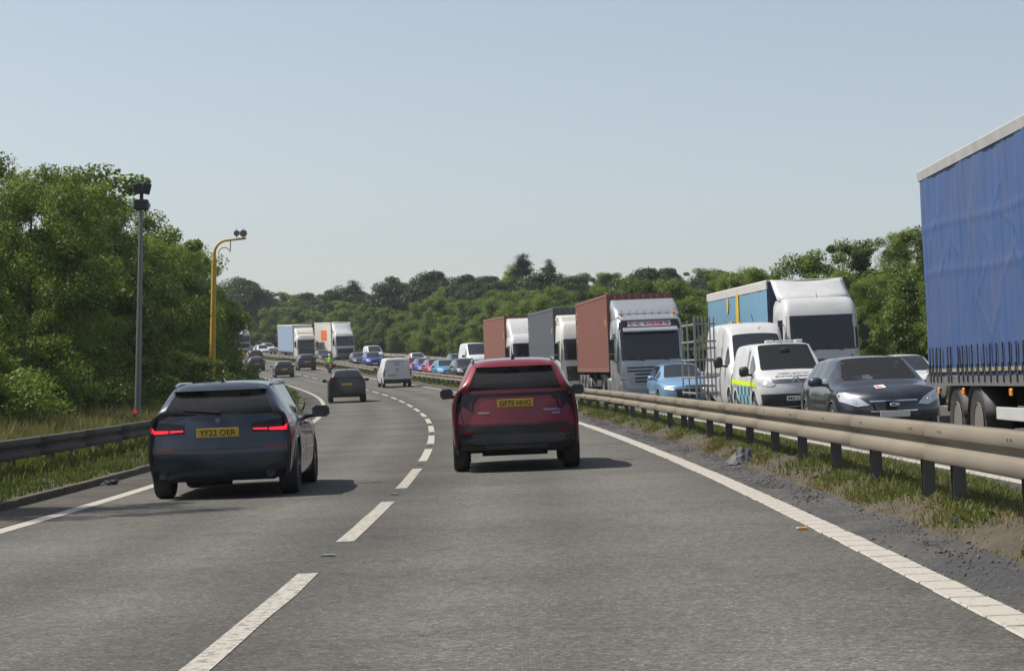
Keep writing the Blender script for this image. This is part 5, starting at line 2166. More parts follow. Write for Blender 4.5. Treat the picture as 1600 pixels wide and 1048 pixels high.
# silver lorry with a name board over its windscreen
root, bv, c = container_lorry('silver lorry with a roof light bar and name board above its windscreen', 'rust red shipping container carried by the silver lorry', 75.6, 8.25,
                              SILVERCAB, RUST, H=3.25, ws=(1.62, 2.72), visor=None, deflector='full', dtop=3.85, grille='slats')
patch(bv, [(-1.12, 2.72), (1.12, 2.72), (1.08, 3.08), (-1.08, 3.08)], 'front', GLOSSBLK, 'sign_panel', root, .012, .12)
sb = patch(bv, [(-.78, 2.84), (.78, 2.84), (.78, 3.02), (-.78, 3.02)], 'front', paint('name_board', (.5, .52, .56), .4), 'name_board', root, .03, .12)
REDL = paint('sign_red', (.5, .02, .04), .5, dirt=0)
lettering('lettering', 'D.C. NORRIS', .13, 1.4, (0, -.1, 2.93), (-1, 0, 0), (0, 0, 1), REDL, sb, .02, bv, .036)
m = MB()
m.prism([(-.12, 2.72), (.12, 2.62), (.14, 2.68), (-.1, 2.80)], 'x', -.98, .98)
m.build('sun_visor', SILVERCAB, root, None, .015, 1)
m = MB()
m.tube([(-1.1, -.85, 3.12), (-1.1, -.42, 3.3), (1.1, -.42, 3.3), (1.1, -.85, 3.12)], .03, 8)
m.build('light_bar', CHROME, root, 40)
for k in range(8):
    x = -.96 + k * .274
    m = MB()
    m.lathe([(.03, -.06), (.075, -.02), (.08, .03), (.02, .045)], (x, -.4, 3.32), 'y', 12)
    m.build('roof_lamp', CHROME, root, 40)
for x in (-.95, .95):
    m = MB()
    m.cyl((x, -.7, 3.2), (x, -.7, 3.42), .05, n=10)
    m.build('beacon', LAMPAMBER, root, 40)
for sx in (-1, 1):
    m = MB()
    m.tube([(sx * .8, .02, 1.0), (sx * 1.12, -.03, .98), (sx * 1.02, .02, .6), (sx * .75, .02, .62)], .022, 6)
    m.build('lamp_trim', LIT_WHITE if False else CHROME, root, None)
lettering('lettering', 'D.C.', .2, .35, (1.4, -1.0, 1.62), (0, 1, 0), (0, 0, 1), REDL, root, .02, bv, .01)

container_lorry('white lorry with open side window directly behind the silver lorry', 'slate grey shipping container behind the rust red one', 94.8, 8.15,
                CREAM, SLATE, H=3.45, ws=(1.7, 2.65), deflector='full', dtop=3.75, grille='black', visor=None)
container_lorry('white lorry furthest back of the three container lorries in the queue', 'faded red shipping container behind the slate grey one', 112.5, 7.6,
                WHITECAB, paint('container_faded', (.26, .108, .08), .65, dirt=.3), H=3.1, ws=(1.62, 2.6), deflector='full', dtop=3.95, grille='black', visor=None)

# blue curtain lorry with white cab in the far lane
LBC = paint('sky_blue_curtain', (.16, .33, .48), .5, dirt=.12, scale=1.0)
bt = empty('curtain_lorry')
tag(bt, 'white cab lorry with sky blue curtain trailer above the checked van', 'lorry', 'lorries queueing in the oncoming lanes')
bvb = lorry_cab(bt, WHITECAB, H=3.45, ws=(1.72, 2.86), deflector='wing', dtop=4.15, grille='black', visor=None, wide=1.25)
box_trailer(bt, -2.95, paint('navy_bulkhead', (.03, .045, .1), .5), LBC, top=4.15, roof_m=paint('pale_roof', (.62, .6, .57), .6, dirt=.25), edge=.28, ripple=.008)
bogie(bt, [-14.2, -12.9, -11.6])
YL = paint('curtain_yellow', (.72, .48, .04), .5, dirt=.1)
xs_ = 1.275 - .02 + .02
for yy, pts in ((0, [(-11.2, 2.35), (-10.9, 2.2), (-9.8, 2.2), (-9.6, 2.35), (-9.6, 2.95), (-10.0, 2.95), (-10.0, 2.6), (-10.4, 2.6), (-10.4, 2.95), (-10.8, 2.95), (-10.8, 2.6), (-11.2, 2.95)]),
                (1, [(-9.4, 2.2), (-8.8, 2.2), (-8.75, 3.9), (-9.2, 3.95), (-9.4, 3.4)]),
                (2, [(-11.5, 3.2), (-11.2, 3.3), (-11.05, 3.6), (-11.2, 3.85), (-11.45, 3.75)])):
    MB().prism(pts, 'x', xs_ + .012, xs_ + .02).build('printed_letter', YL, bt, None)
for k, (a, b) in enumerate(((-8.2, -7.6), (-7.5, -6.9), (-6.8, -6.2))):
    MB().prism([(a, 2.3), (a + .15, 2.3), ((a + b) / 2, 2.6), (b - .15, 2.3), (b, 2.3), ((a + b) / 2 + .1, 2.8), ((a + b) / 2 - .1, 2.8)], 'x', xs_ + .012, xs_ + .02).build('printed_letter', paint('print_blue', (.08, .12, .3), .5), bt, None)
m = MB()
m.tube([(0, -.75, 3.43), (.0, -.9, 3.6)], .012, 5)
m.build('aerial', BLACK, bt, None)
m = MB()
m.box((-1.13, -1.72, 3.2), (.08, .3, .42))
m.build('side_vent', BLACK, bt, None)
Mb = frame(68.6, 13.0, .004, True)
bt.matrix_basis = Mb
driver((.62, -.75, 1.45), Mb, 'lorry driver with an elbow at the side window of the white cab', (.5, .3, .12))

# near blue curtain trailer cut by the right edge of the picture
BLUEC = paint('royal_blue_curtain', (.045, .095, .25), .46, dirt=.2, scale=1.3)
nb = empty('curtain_lorry')
tag(nb, 'huge royal blue curtain trailer cut off by the right picture edge', 'lorry', 'lorries queueing in the oncoming lanes')
lorry_cab(nb, WHITECAB, H=3.1, deflector='full', dtop=3.9, grille='black')
YT = -2.95
box_trailer(nb, YT, paint('blue_bulkhead', (.05, .1, .28), .5), BLUEC, top=4.12, z0=1.12, roof_m=paint('dirty_roof', (.42, .42, .41), .6, dirt=.3), edge=.13, ripple=.016, fine=True)
for sx in (-1, 1):
    m = MB()
    m.box((sx * 1.279, YT - 6.8, 1.215), (.012, 13.4, .05))
    m.build('curtain_hem', paint('hem_beige', (.3, .29, .2), .6, dirt=.3), nb, None)
YR = YT - 13.6
bogie(nb, [YR + 1.9, YR + 3.25], rim=paint('dusty_rim', (.15, .14, .125), .7, dirt=.4))
for sx in (-1, 1):
    # straps and buckles along the curtain foot
    ys = list(np.cumsum([.42, .22, .28, .27, .52, .2, .5, .3, .28, .32] + [.36] * 26) + YR)
    for k, y in enumerate(ys):
        if y > YT - .2:
            break
        m = MB()
        x = sx * (1.275 + .012)
        m.box((x, y, 1.36), (.012, .045, .36), (0, 0, 0)).box((x, y - .005, 1.13), (.014, .05, .16)).box((x + sx * .012, y, 1.24), (.02, .055, .1))
        m.build('strap', BLACK, nb, None)
        m = MB()
        m.tube([(x + sx * .005, y, 1.27), (x + sx * .02, y + .07, 1.22), (x + sx * .02, y + .14, 1.14), (x + sx * .02, y + .1, 1.12)], .006, 4)
        m.build('strap_tail', BLACK, nb, None)
    for k, y in enumerate((YR + .9, YR + 2.6, YR + 5.4, YR + 8, YR + 10.5)):
        m = MB()
        m.box((sx * 1.27, y, .93), (.03, .12, .09))
        m.build('marker_lamp', LAMPAMBER, nb, None, .01, 1)
    m = MB()
    m.box((sx * 1.2, YR + 8.0, .66), (.04, 7.4, .16)).box((sx * 1.2, YR + 8.0, .42), (.04, 7.4, .1))
    m.build('side_guard', WHITEP, nb, None, .01, 1)
    for y in (YR + 6.0, YR + 8.5, YR + 10.8):
        m = MB()
        m.box((sx * 1.17, y, .72), (.03, .06, .62))
        m.build('guard_post', STEELGREY, nb, None)
    for y in (YR + 1.9, YR + 3.25):
        v, f = [], []
        for q in range(8, 173, 12):
            for dx in (-.22, .2):
                v.append((sx * 1.05 + dx, y + math.cos(R(q)) * .58, .5 + math.sin(R(q)) * .56))
        n = len(v) // 2
        f = [(2 * i, 2 * i + 1, 2 * i + 3, 2 * i + 2) for i in range(n - 1)]
        o = MB().add(v, f).build('mudguard', BLACK, nb, 50)
        o.modifiers.new('t', 'SOLIDIFY').thickness = .02
nb.matrix_basis = frame(31.0 - 16.55, 8.64, .004, True)

# far lorries
fl = empty('box_lorry')
tag(fl, 'dark fronted lorry with pale blue trailer, left of the two far lorries', 'lorry', 'lorries queueing in the oncoming lanes')
lorry_cab(fl, CREAM, H=3.2, deflector='full', dtop=4.1, grille='black', visor=DARKTRUCK)
patch_bv = None
m = MB()
m.box((0, -.1, 1.1), (2.1, .3, 1.0))
m.build('front_panel', DARKTRUCK, fl, None, .05, 2)
m = MB()
m.tube([(-1.0, -.6, 3.45), (1.0, -.6, 3.45)], .04, 6)
for k in range(5):
    m.ball((-.8 + .4 * k, -.55, 3.5), .1, 8, 6)
m.build('light_bar', CHROME, fl, 40)
box_trailer(fl, -2.95, paint('dull_white', (.6, .6, .58), .6, dirt=.25), paint('pale_blue_curtain', (.27, .36, .5), .5, dirt=.2), top=4.5)
bogie(fl, [-14.2, -12.9, -11.6])
fl.matrix_basis = frame(270, 8.3, .004, True)
fr = empty('box_lorry')
tag(fr, 'white lorry with orange square on its pale trailer, right of the two far lorries', 'lorry', 'lorries queueing in the oncoming lanes')
lorry_cab(fr, WHITECAB, H=3.5, ws=(1.75, 2.95), deflector='wing', dtop=4.6, grille='black', bumper=DARKTRUCK)
box_trailer(fr, -2.95, paint('dull_white', (.6, .6, .58)), paint('pale_panel', (.66, .63, .57), .5, dirt=.2), top=4.65)
MB().prism([(-10.8, 2.45), (-6.4, 2.45), (-6.4, 3.7), (-10.8, 3.7)], 'x', 1.28, 1.295).build('orange_panel', paint('orange_print', (.85, .16, .02), .5, dirt=.05), fr, None)
bogie(fr, [-14.2, -12.9, -11.6])
fr.matrix_basis = frame(264, 12.2, .004, True)
fx = empty('box_lorry')
tag(fx, 'white lorry furthest away at the left, half behind the roadside trees', 'lorry', 'lorries queueing in the oncoming lanes')
lorry_cab(fx, WHITECAB, H=3.2, deflector='full', dtop=4.1, grille='black')
box_trailer(fx, -2.95, paint('dull_white', (.6, .6, .58)), paint('dark_green_curtain', (.06, .09, .1), .5), top=4.4)
fx.matrix_basis = frame(333, 12.2, .004, True)

ONC = [('suv', 'sport_utility_car', 'black car beside the rust container lorries, behind the red SUV roof', 139.5, 8.2, BLK_P),
       ('suv', 'sport_utility_car', 'black SUV at the head of the row of small bright cars', 151.5, 8.3, BLK_P),
       ('hatch', 'hatchback_car', 'sky blue hatchback in the row of small bright oncoming cars', 162.5, 8.35, LBL_P),
       ('hatch', 'hatchback_car', 'red hatchback between the sky blue and the deep blue oncoming cars', 168.5, 8.4, pcol('rose_red_car', (.36, .03, .06), .1)),
       ('hatch', 'hatchback_car', 'deep blue hatchback between two red oncoming cars', 175.5, 8.5, BLU_P),
       ('hatch', 'hatchback_car', 'bright red hatchback right of the white panel van', 182.0, 8.55, RED_P),
       ('suv', 'sport_utility_car', 'dark blue car just left of the white panel van', 214.5, 8.5, BLU_P),
       ('hatch', 'hatchback_car', 'dark grey hatchback left of the dark blue oncoming car', 227.5, 8.55, GREY_P),
       ('hatch', 'hatchback_car', 'black hatchback in front of the dark fronted far lorry', 256.0, 8.2, BLK_P),
       ('hatch', 'hatchback_car', 'red car partly hidden behind the white panel van roof', 194.0, 8.6, RED_P),
       ('suv', 'sport_utility_car', 'dark 4x4 with roof rack alone in the far oncoming lane', 182.0, 12.3, GREY_P),
       ('hatch', 'hatchback_car', 'white hatchback in the far oncoming lane above the red cars', 209.0, 12.3, WHT_P),
       ('suv', 'sport_utility_car', 'silver white car furthest left on the oncoming side', 304.0, 8.3, WHT_P),
       ('suv', 'sport_utility_car', 'white car behind the furthest silver white oncoming car', 317.0, 12.0, WHT_P),
       ('hatch', 'hatchback_car', 'white car half hidden behind the navy learner car, beside the blue trailer', 61.0, 13.75, WHT_P)]
for kind, nm, lb_, s, t, pm in ONC:
    traffic(kind, nm, lb_, s, t, pm, True, G_ONC)
traffic('van', 'panel_van', 'small white van in the far oncoming lane right of the far lorries', 242.5, 12.2, WHITEP, True, 'vans in the oncoming lanes', cat='van')
wv = traffic('van', 'panel_van', 'tall white van just left of the faded red container', 173.5, 12.4, WHITEP, True, 'vans in the oncoming lanes', cat='van')
wv.matrix_basis = wv.matrix_basis @ Matrix.Diagonal((1.04, 1.15, 1.34, 1))
for k_ in list(PROTO.values()):
    def kill(o_):
        for c_ in list(o_.children):
            kill(c_)
        bpy.data.objects.remove(o_)
    kill(k_)

# ================================================================== ROADSIDE FURNITURE
# --- grey mast with floodlight boxes
mast = empty('camera_mast', upright(58, -7.95, .3))
tag(mast, 'tall thin grey mast with dark floodlight boxes in front of the left trees', 'mast')
HM = 6.5
m = MB()
m.tube([(0, 0, -.5), (0, 0, HM - .6)], [.09, .058], 12)
m.build('pole', STEELGREY, mast, 40)
m = MB()
m.box((0, 0, HM - .42), (.38, .3, .28)).box((0, 0, HM - .2), (.1, .1, .3))
m.build('lamp_housing', BLACK, mast, None, .03, 2)
for x, r_ in ((-.1, -.25), (.12, .2)):
    m = MB()
    m.box((x, 0, HM + .02), (.24, .22, .3), (.1, r_, .2))
    m.build('floodlight', BLACK, mast, None, .02, 1)

# --- yellow average speed camera post
cam_post = empty('speed_camera_post', upright(89, -8.35, .2))
tag(cam_post, 'yellow speed camera post with curved arm above the estate car roof', 'camera post')
YELP = paint('camera_yellow', (.55, .36, .03), .5, dirt=.2)
HC = 7.3
m = MB()
m.tube([(0, 0, -.5), (0, 0, .8), (0, 0, HC - 1.0)], [.15, .14, .1], 12)
m.build('pole', YELP, cam_post, 40)
m = MB()
pts = [(0, 0, HC - 1.02)] + [(.55 - .55 * math.cos(R(a)), 0, HC - .75 + .55 * math.sin(R(a))) for a in (0, 20, 40, 60, 80)] + [(1.3, 0, HC - .1)]
m.tube(pts, [.075, .07, .065, .06, .055, .05, .045], 10)
m.build('arm', YELP, cam_post, 40)
m = MB()
m.tube([(.42 - .26 * math.cos(R(a)), 0, HC - .8 + .3 * math.sin(R(a))) for a in range(0, 170, 20)], .02, 6)
m.tube([(.66, 0, HC - .22), (.66, 0, HC - .62)], .025, 6)
m.build('bracket', YELP, cam_post, 40)
for x, r_ in ((.9, .13), (1.18, .16)):
    m = MB()
    m.cyl((x, -.18, HC + .1), (x, .16, HC + .12), r_ * .8, r_, 14)
    m.tube([(x, 0, HC - .08), (x, 0, HC + .02)], .025, 6).tube([(x, 0, HC + .2), (x, 0, HC + .34)], .008, 5)
    m.build('camera', STEELGREY, cam_post, 40)

# --- orange sign in the far verge, small marker with a red reflector
sg = empty('warning_sign', upright(150, -8.1, .2, 6))
tag(sg, 'orange road sign board at the left verge beneath far trees', 'sign')
m = MB()
m.box((0, 0, 1.75), (1.0, .04, 1.5))
m.build('board', paint('sign_orange', (.7, .2, .02), .5, dirt=.2), sg, None, .02, 1)
for x in (-.3, .3):
    m = MB()
    m.tube([(x, .05, -.2), (x, .05, 2.4)], .04, 8)
    m.build('post', STEELGREY, sg, 40)
mk = empty('marker_post', upright(56, -7.75, .2))
tag(mk, 'low dark marker post with a red reflector in the left grass', 'marker post')
m = MB()
m.box((0, 0, .3), (.1, .06, .75))
m.build('post', BLACK, mk, None, .015, 1)
m = MB()
m.lathe([(.03, -.012), (.055, -.008), (.055, .01)], (0, -.04, .6), 'y', 16)
m.build('reflector', glow('glowing_reflector', (1, .02, .04), .35, (.8, .02, .04)), mk, 40)  # weak emission stands in for light thrown back; no lamp inside

# --- litter
def crumple(name, label, s, t, dz, size, mat, cat, seed):
    r_ = np.random.default_rng(seed)
    bm = bmesh.new()
    bmesh.ops.create_icosphere(bm, subdivisions=3, radius=1)
    for v in bm.verts:
        d_ = v.co.normalized()
        n = .75 + .3 * math.sin(3.1 * d_.x + seed) * math.cos(2.7 * d_.y) + .18 * math.sin(7 * d_.z + 5 * d_.x) + r_.normal(0, .05)
        v.co = Vector((d_.x * n * size[0], d_.y * n * size[1], max(-.02, d_.z * n * size[2])))
        if v.co.z > 0:
            v.co.x *= 1 - .55 * min(1, v.co.z / size[2]) if v.co.x < 0 else 1
    me = bpy.data.meshes.new(name)
    bm.to_mesh(me)
    bm.free()
    me.materials.append(mat)
    o = obj(name, me)
    o.matrix_basis = frame(s, t, dz)
    return tag(o, label, cat)


sk_ = bmesh.new()
_sv = [sk_.verts.new(p) for p in ((-.26, -.05, 0), (.0, -.16, 0), (.16, -.1, 0), (.2, .12, .01), (-.1, .14, 0), (.02, .02, .24), (.14, .06, .2), (-.1, -.03, .1))]
bmesh.ops.convex_hull(sk_, input=_sv)
bmesh.ops.triangulate(sk_, faces=sk_.faces)
bmesh.ops.subdivide_edges(sk_, edges=sk_.edges, cuts=5, use_grid_fill=True, fractal=.6, seed=4)
_me = bpy.data.meshes.new('discarded_sack')
sk_.to_mesh(_me)
sk_.free()
_me.materials.append(paint('sack_grey', (.13, .13, .145), .7, dirt=.5, scale=22))
_o = obj('discarded_sack', _me)
_o.matrix_basis = frame(29.5, 4.6, .03)
tag(_o, 'crumpled grey sack lying on the shoulder below the central barrier', 'litter')
crumple('discarded_cup', 'small dark lump of litter on the soil near the barrier', 16.2, 4.78, .08, (.06, .05, .07), paint('dark_litter', (.015, .017, .03), .5), 'litter', 5)
bt_ = MB().cyl((-.035, 0, .014), (.035, 0, .014), .013, n=12)
lt = bt_.build('discarded_lighter', paint('lighter_orange', (.75, .33, .05), .35), None, 40)
lt.matrix_basis = frame(17.2, 3.76, .004)
tag(lt, 'tiny orange and white tube lying beside the ribbed edge line', 'litter')
MB().cyl((-.052, 0, .014), (-.035, 0, .014), .012, n=12).build('cap', WHITEP, lt, 40)
for k, (s, t, sz) in enumerate(((31.5, -4.5, .13), (21.3, 5.0, .07))):
    crumple('stone', ('dark stone against the left kerb' if k == 0 else 'pale scrap on the central reserve'), s, t, .02, (sz, sz * .8, sz * .7), paint('stone_%d' % k, ((.05, .05, .06), (.5, .5, .48))[k], .8), 'stone' if k == 0 else 'litter', 11 + k)


# ================================================================== GRASS (nobody could count it)
def blades(name, label, n, sfun, tfun, hfun, mat, base, width=.012, lean=.35):
    s = sfun(n)
    t = tfun(n)
    keep = base(s, t) > -9
    s, t = s[keep], t[keep]
    n = len(s)
    P = road(s, t) + np.stack([0 * s, 0 * s, base(s, t)], -1)
    h = hfun(s, t) * RNG.uniform(.45, 1.15, n)
    a = RNG.uniform(0, 2 * np.pi, n)
    ln = RNG.normal(0, lean, (n, 2)) * h[:, None]
    w = width * RNG.uniform(.6, 1.4, n) * (1 + s / 60)
    dx, dy = np.cos(a) * w, np.sin(a) * w
    z0 = np.zeros(n)
    A = P + np.stack([-dx, -dy, z0 - .02], -1)
    Bp = P + np.stack([dx, dy, z0 - .02], -1)
    mid = P + np.stack([ln[:, 0] * .35, ln[:, 1] * .35, h * .6], -1)
    C, D = mid + np.stack([dx * .7, dy * .7, z0], -1), mid - np.stack([dx * .7, dy * .7, z0], -1)
    T = P + np.stack([ln[:, 0], ln[:, 1], h], -1)
    V = np.stack([A, Bp, C, D, T], 1).reshape(-1, 3)
    i = np.arange(n) * 5
    F = np.concatenate([np.stack([i, i + 1, i + 2], -1), np.stack([i, i + 2, i + 3], -1), np.stack([i + 3, i + 2, i + 4], -1)])
    o = obj(name, np_mesh(name, V, F, mat))
    return tag(o, label, 'grass', kind='stuff')


GR1 = leaf_mat('grass_green', (.04, .068, .016), (.13, .155, .042), .35, .6)
GR2 = leaf_mat('grass_dry', (.11, .1, .04), (.3, .25, .12), .3, .7)
CL = [(RNG.uniform(12, 75), RNG.uniform(4.72, 6.2), RNG.uniform(.15, .6)) for _ in range(150)]
CLA = np.array(CL)


def clump_s(n):
    global _pick
    _pick = RNG.integers(0, len(CLA), n)
    return CLA[_pick, 0] + RNG.normal(0, 1, n) * CLA[_pick, 2] * 1.3


def clump_t(n):
    return np.clip(CLA[_pick, 1] + RNG.normal(0, .5, n) * CLA[_pick, 2] * .7, 4.66, 6.3)


def cr_base(s, t):
    return np.interp(t, [4.5, 4.62, 4.75, 4.9, 5.1, 5.4, 5.8, 6.1, 6.36], [0.0, 0.03, 0.075, 0.13, 0.155, 0.15, 0.12, 0.06, 0.012])


def lv_base(s, t):
    return np.interp(-t, [4.78, 5.0, 5.4, 6.2, 7.5, 9, 11, 14, 22], [0.085, 0.1, 0.13, 0.15, 0.2, 0.3, 0.45, 0.5, 0.3])


blades('grass', 'tufts of green grass along the foot of the central barrier', 34000, clump_s, clump_t, lambda s, t: .035 + .1 * CLA[_pick[:len(s)], 2] / .6, GR1, cr_base, .0045, .55)
blades('dry_grass', 'dry straw coloured grass on the soil of the central reserve', 44000, lambda n: clump_s(n) + RNG.normal(0, .3, n), lambda n: np.clip(clump_t(n) - RNG.uniform(0, .25, n), 4.62, 6.3), lambda s, t: .05 + 0 * s, GR2, cr_base, .004, .7)
blades('grass', 'thin green grass on the distant central reserve', 14000, lambda n: RNG.uniform(70, 300, n), lambda n: RNG.uniform(4.8, 6.2, n), lambda s, t: .16 + 0 * s, GR1, cr_base, .02)
blades('grass', 'long green grass on the left verge behind the barrier', 60000, lambda n: RNG.uniform(24, 90, n) , lambda n: -RNG.uniform(5.6, 11.5, n),
       lambda s, t: np.interp(-t, [5.6, 6.3, 7.5, 10], [.14, .3, .5, .7]), GR1, lv_base, .010)
blades('dry_grass', 'pale seeded grass stems on the left verge', 11000, lambda n: RNG.uniform(24, 90, n), lambda n: -RNG.uniform(6.4, 10.0, n),
       lambda s, t: np.interp(-t, [6, 7.5, 10], [.35, .62, .8]), GR2, lv_base, .007, .25)
blades('grass', 'short grass between the left kerb and barrier', 22000, lambda n: RNG.uniform(22, 70, n), lambda n: -RNG.uniform(4.82, 6.2, n) , lambda s, t: .09 + 0 * s, GR1, lv_base, .007)
blades('grass', 'verge grass on the far left bend', 26000, lambda n: RNG.uniform(88, 300, n), lambda n: -RNG.uniform(5, 12, n), lambda s, t: .4 + 0 * s, GR1, lv_base, .02)
blades('grass', 'rough grass below the far barrier at the wood edge', 30000, lambda n: RNG.uniform(60, 380, n), lambda n: RNG.uniform(15.6, 20, n), lambda s, t: .5 + 0 * s, GR1,
       lambda s, t: np.interp(t, [15.25, 16.2, 18, 22], [0, .1, .2, .5]), .02)


# ================================================================== TREES
BARK = ground_mat('bark', ((.075, .06, .045), (.1, .085, .065), (.04, .034, .028)), (3.0, 12.0), .95, .8, 30, .02)
LEAF_A = leaf_mat('ash_leaf', (.024, .052, .014), (.19, .265, .058), .42)
LEAF_B = leaf_mat('hawthorn_leaf', (.022, .046, .013), (.15, .215, .045), .4)
LEAF_C = leaf_mat('dark_oak_leaf', (.014, .032, .012), (.05, .085, .026), .3)
LEAF_P = leaf_mat('pine_needle', (.008, .02, .012), (.022, .042, .022), .15)


def limb_tree(seed, h, rx, lo, nclump, nleaf, leaf, droop=.1, clump=.7, top_pow=1.0, trunk_r=.16, lsh=.55, nlimb=9, spike=0.0, flat=0.6):
    """returns (trunk mesh, crown vertices, faces): crown made of leaf clumps borne on limbs, height h"""
    r_ = np.random.default_rng(seed)
    tm = MB()
    tp = [(0, 0, -.4)]
    x = y = 0.0
    for k in range(1, 7):
        x += r_.normal(0, .05 * h / 8)
        y += r_.normal(0, .05 * h / 8)
        tp.append((x, y, h * .88 * k / 6))
    tm.tube(tp, [trunk_r * (1.15 - .95 * k / 6) for k in range(7)], 8)
    cl = []
    for i in range(nlimb):
        z = h * (lo + (.85 - lo) * (i + .5) / nlimb)
        a = i * 2.4 + r_.uniform(-.5, .5)
        env = rx * math.sin(math.pi * min(1, .12 + .88 * (z / h - lo * .6) / (1 - lo * .6))) ** .6
        ln = env * r_.uniform(.6, .95)
        p0 = (np.interp(z, [q[2] for q in tp], [q[0] for q in tp]), np.interp(z, [q[2] for q in tp], [q[1] for q in tp]), z * .82)
        p1 = (p0[0] + math.cos(a) * ln * .5, p0[1] + math.sin(a) * ln * .5, z * .82 + ln * .35)
        p2 = (p0[0] + math.cos(a) * ln, p0[1] + math.sin(a) * ln, z * .82 + ln * .55 - droop * ln)
        tm.tube([p0, p1, p2], [trunk_r * .4, trunk_r * .25, trunk_r * .08], 5)
    # clump centres through the crown volume, thicker towards its skin
    C = []
    while len(C) < nclump:
        q = r_.normal(0, 1, 3)
        q /= np.linalg.norm(q)
        rad = r_.uniform(.35, 1) ** .6
        zz = .5 + .5 * q[2] * rad
        env = math.sin(math.pi * min(.985, .16 + .82 * zz)) ** .55
        wob = 1 + .22 * math.sin(3 * math.atan2(q[1], q[0]) + seed) + .15 * math.sin(5 * zz * 3 + seed * 1.7)
        C.append((q[0] * rad * rx * env * wob, q[1] * rad * rx * env * wob, h * (lo + (1 - lo) * zz ** top_pow) - clump * .4))
    if spike:
        for k in range(int(nclump * .12)):
            a, b = r_.uniform(0, 6.28), rx * r_.uniform(0, .75)
            C.append((math.cos(a) * b, math.sin(a) * b, h * r_.uniform(.93, 1.0 + spike)))
    C = np.array(C)
    cs = clump * r_.uniform(.5, 1.25, len(C))
    N = nleaf
    ci = r_.integers(0, len(C), N)
    d = r_.normal(0, 1, (N, 3))
    d /= np.linalg.norm(d, axis=1)[:, None]
    rr = r_.uniform(.1, 1, N) ** .5
    P = C[ci] + d * (rr * cs[ci])[:, None] * np.array([1, 1, flat])
    # leaf axes: outward and drooping
    nrm = d * .6 + r_.normal(0, .6, (N, 3)) + np.array([0, 0, .55])
    nrm /= np.linalg.norm(nrm, axis=1)[:, None]
    u = np.cross(nrm, r_.normal(0, 1, (N, 3)))
    u /= np.linalg.norm(u, axis=1)[:, None] + 1e-9
    v = np.cross(nrm, u)
    L = leaf * r_.uniform(.6, 1.35, N)[:, None]
    V = np.stack([P - u * L * .5, P - v * L * .5 * lsh + nrm * L * .08, P + u * L * .5, P + v * L * .5 * lsh + nrm * L * .08], 1).reshape(-1, 3)
    i = np.arange(N) * 4
    F = np.stack([i, i + 1, i + 2, i + 3], -1)
    return tm.mesh('trunk', BARK, 50), V, F


def pine_tree(seed, h):
    r_ = np.random.default_rng(seed)
    tm = MB().tube([(0, 0, -.4), (0, 0, h * .5), (0, 0, h * .97)], [.22, .15, .03], 8)
    C = []
    for k in range(46):
        z = h * r_.uniform(.42, 1.0)
        a = r_.uniform(0, 6.28)
        e = (1 - (z / h - .42) / .62) * h * .21 * r_.uniform(.4, 1.1)
        C.append((math.cos(a) * e, math.sin(a) * e, z))
        tm.tube([(0, 0, z - .3), (math.cos(a) * e, math.sin(a) * e, z)], [.05, .02], 4)
    C = np.array(C)
    N = 12000
    ci = r_.integers(0, len(C), N)
    d = r_.normal(0, 1, (N, 3))
    P = C[ci] + d * np.array([.42, .42, .2])
    u = d + np.array([0, 0, .6])
    u /= np.linalg.norm(u, axis=1)[:, None]
    v = np.cross(u, r_.normal(0, 1, (N, 3)))
    v /= np.linalg.norm(v, axis=1)[:, None]
    L = .2 * r_.uniform(.6, 1.3, N)[:, None]
    V = np.stack([P - u * L, P - v * L * .12, P + u * L, P + v * L * .12], 1).reshape(-1, 3)
    i = np.arange(N) * 4
    return tm.mesh('trunk', BARK, 50), V, np.stack([i, i + 1, i + 2, i + 3], -1)


PT = {}


def proto_tree(key, res, mat):
    tm, V, F = res
    PT[key] = (tm, np_mesh('crown', V, F, mat), float(V[:, 2].max()))


# left belt: open feathery trees, near enough to show single leaves
for k in range(3):
    proto_tree('ash%d' % k, limb_tree(20 + k, 8.0, 2.7, .14, 110, 52000, .125, clump=.8, spike=.05, lsh=.45, flat=.7), LEAF_A)
for k in range(2):
    proto_tree('bush%d' % k, limb_tree(40 + k, 3.2, 2.0, .0, 50, 20000, .11, clump=.6, trunk_r=.08, lsh=.6), LEAF_B)
for k in range(3):
    proto_tree('haw%d' % k, limb_tree(60 + k, 7.0, 2.9, .02, 100, 38000, .15, clump=.85, spike=.06, lsh=.7), LEAF_B)
for k in range(3):
    proto_tree('oak%d' % k, limb_tree(80 + k, 10.0, 3.6, .1, 95, 30000, .23, clump=1.15, lsh=.65, trunk_r=.25), LEAF_C)
proto_tree('pine', pine_tree(5, 12.0), LEAF_P)


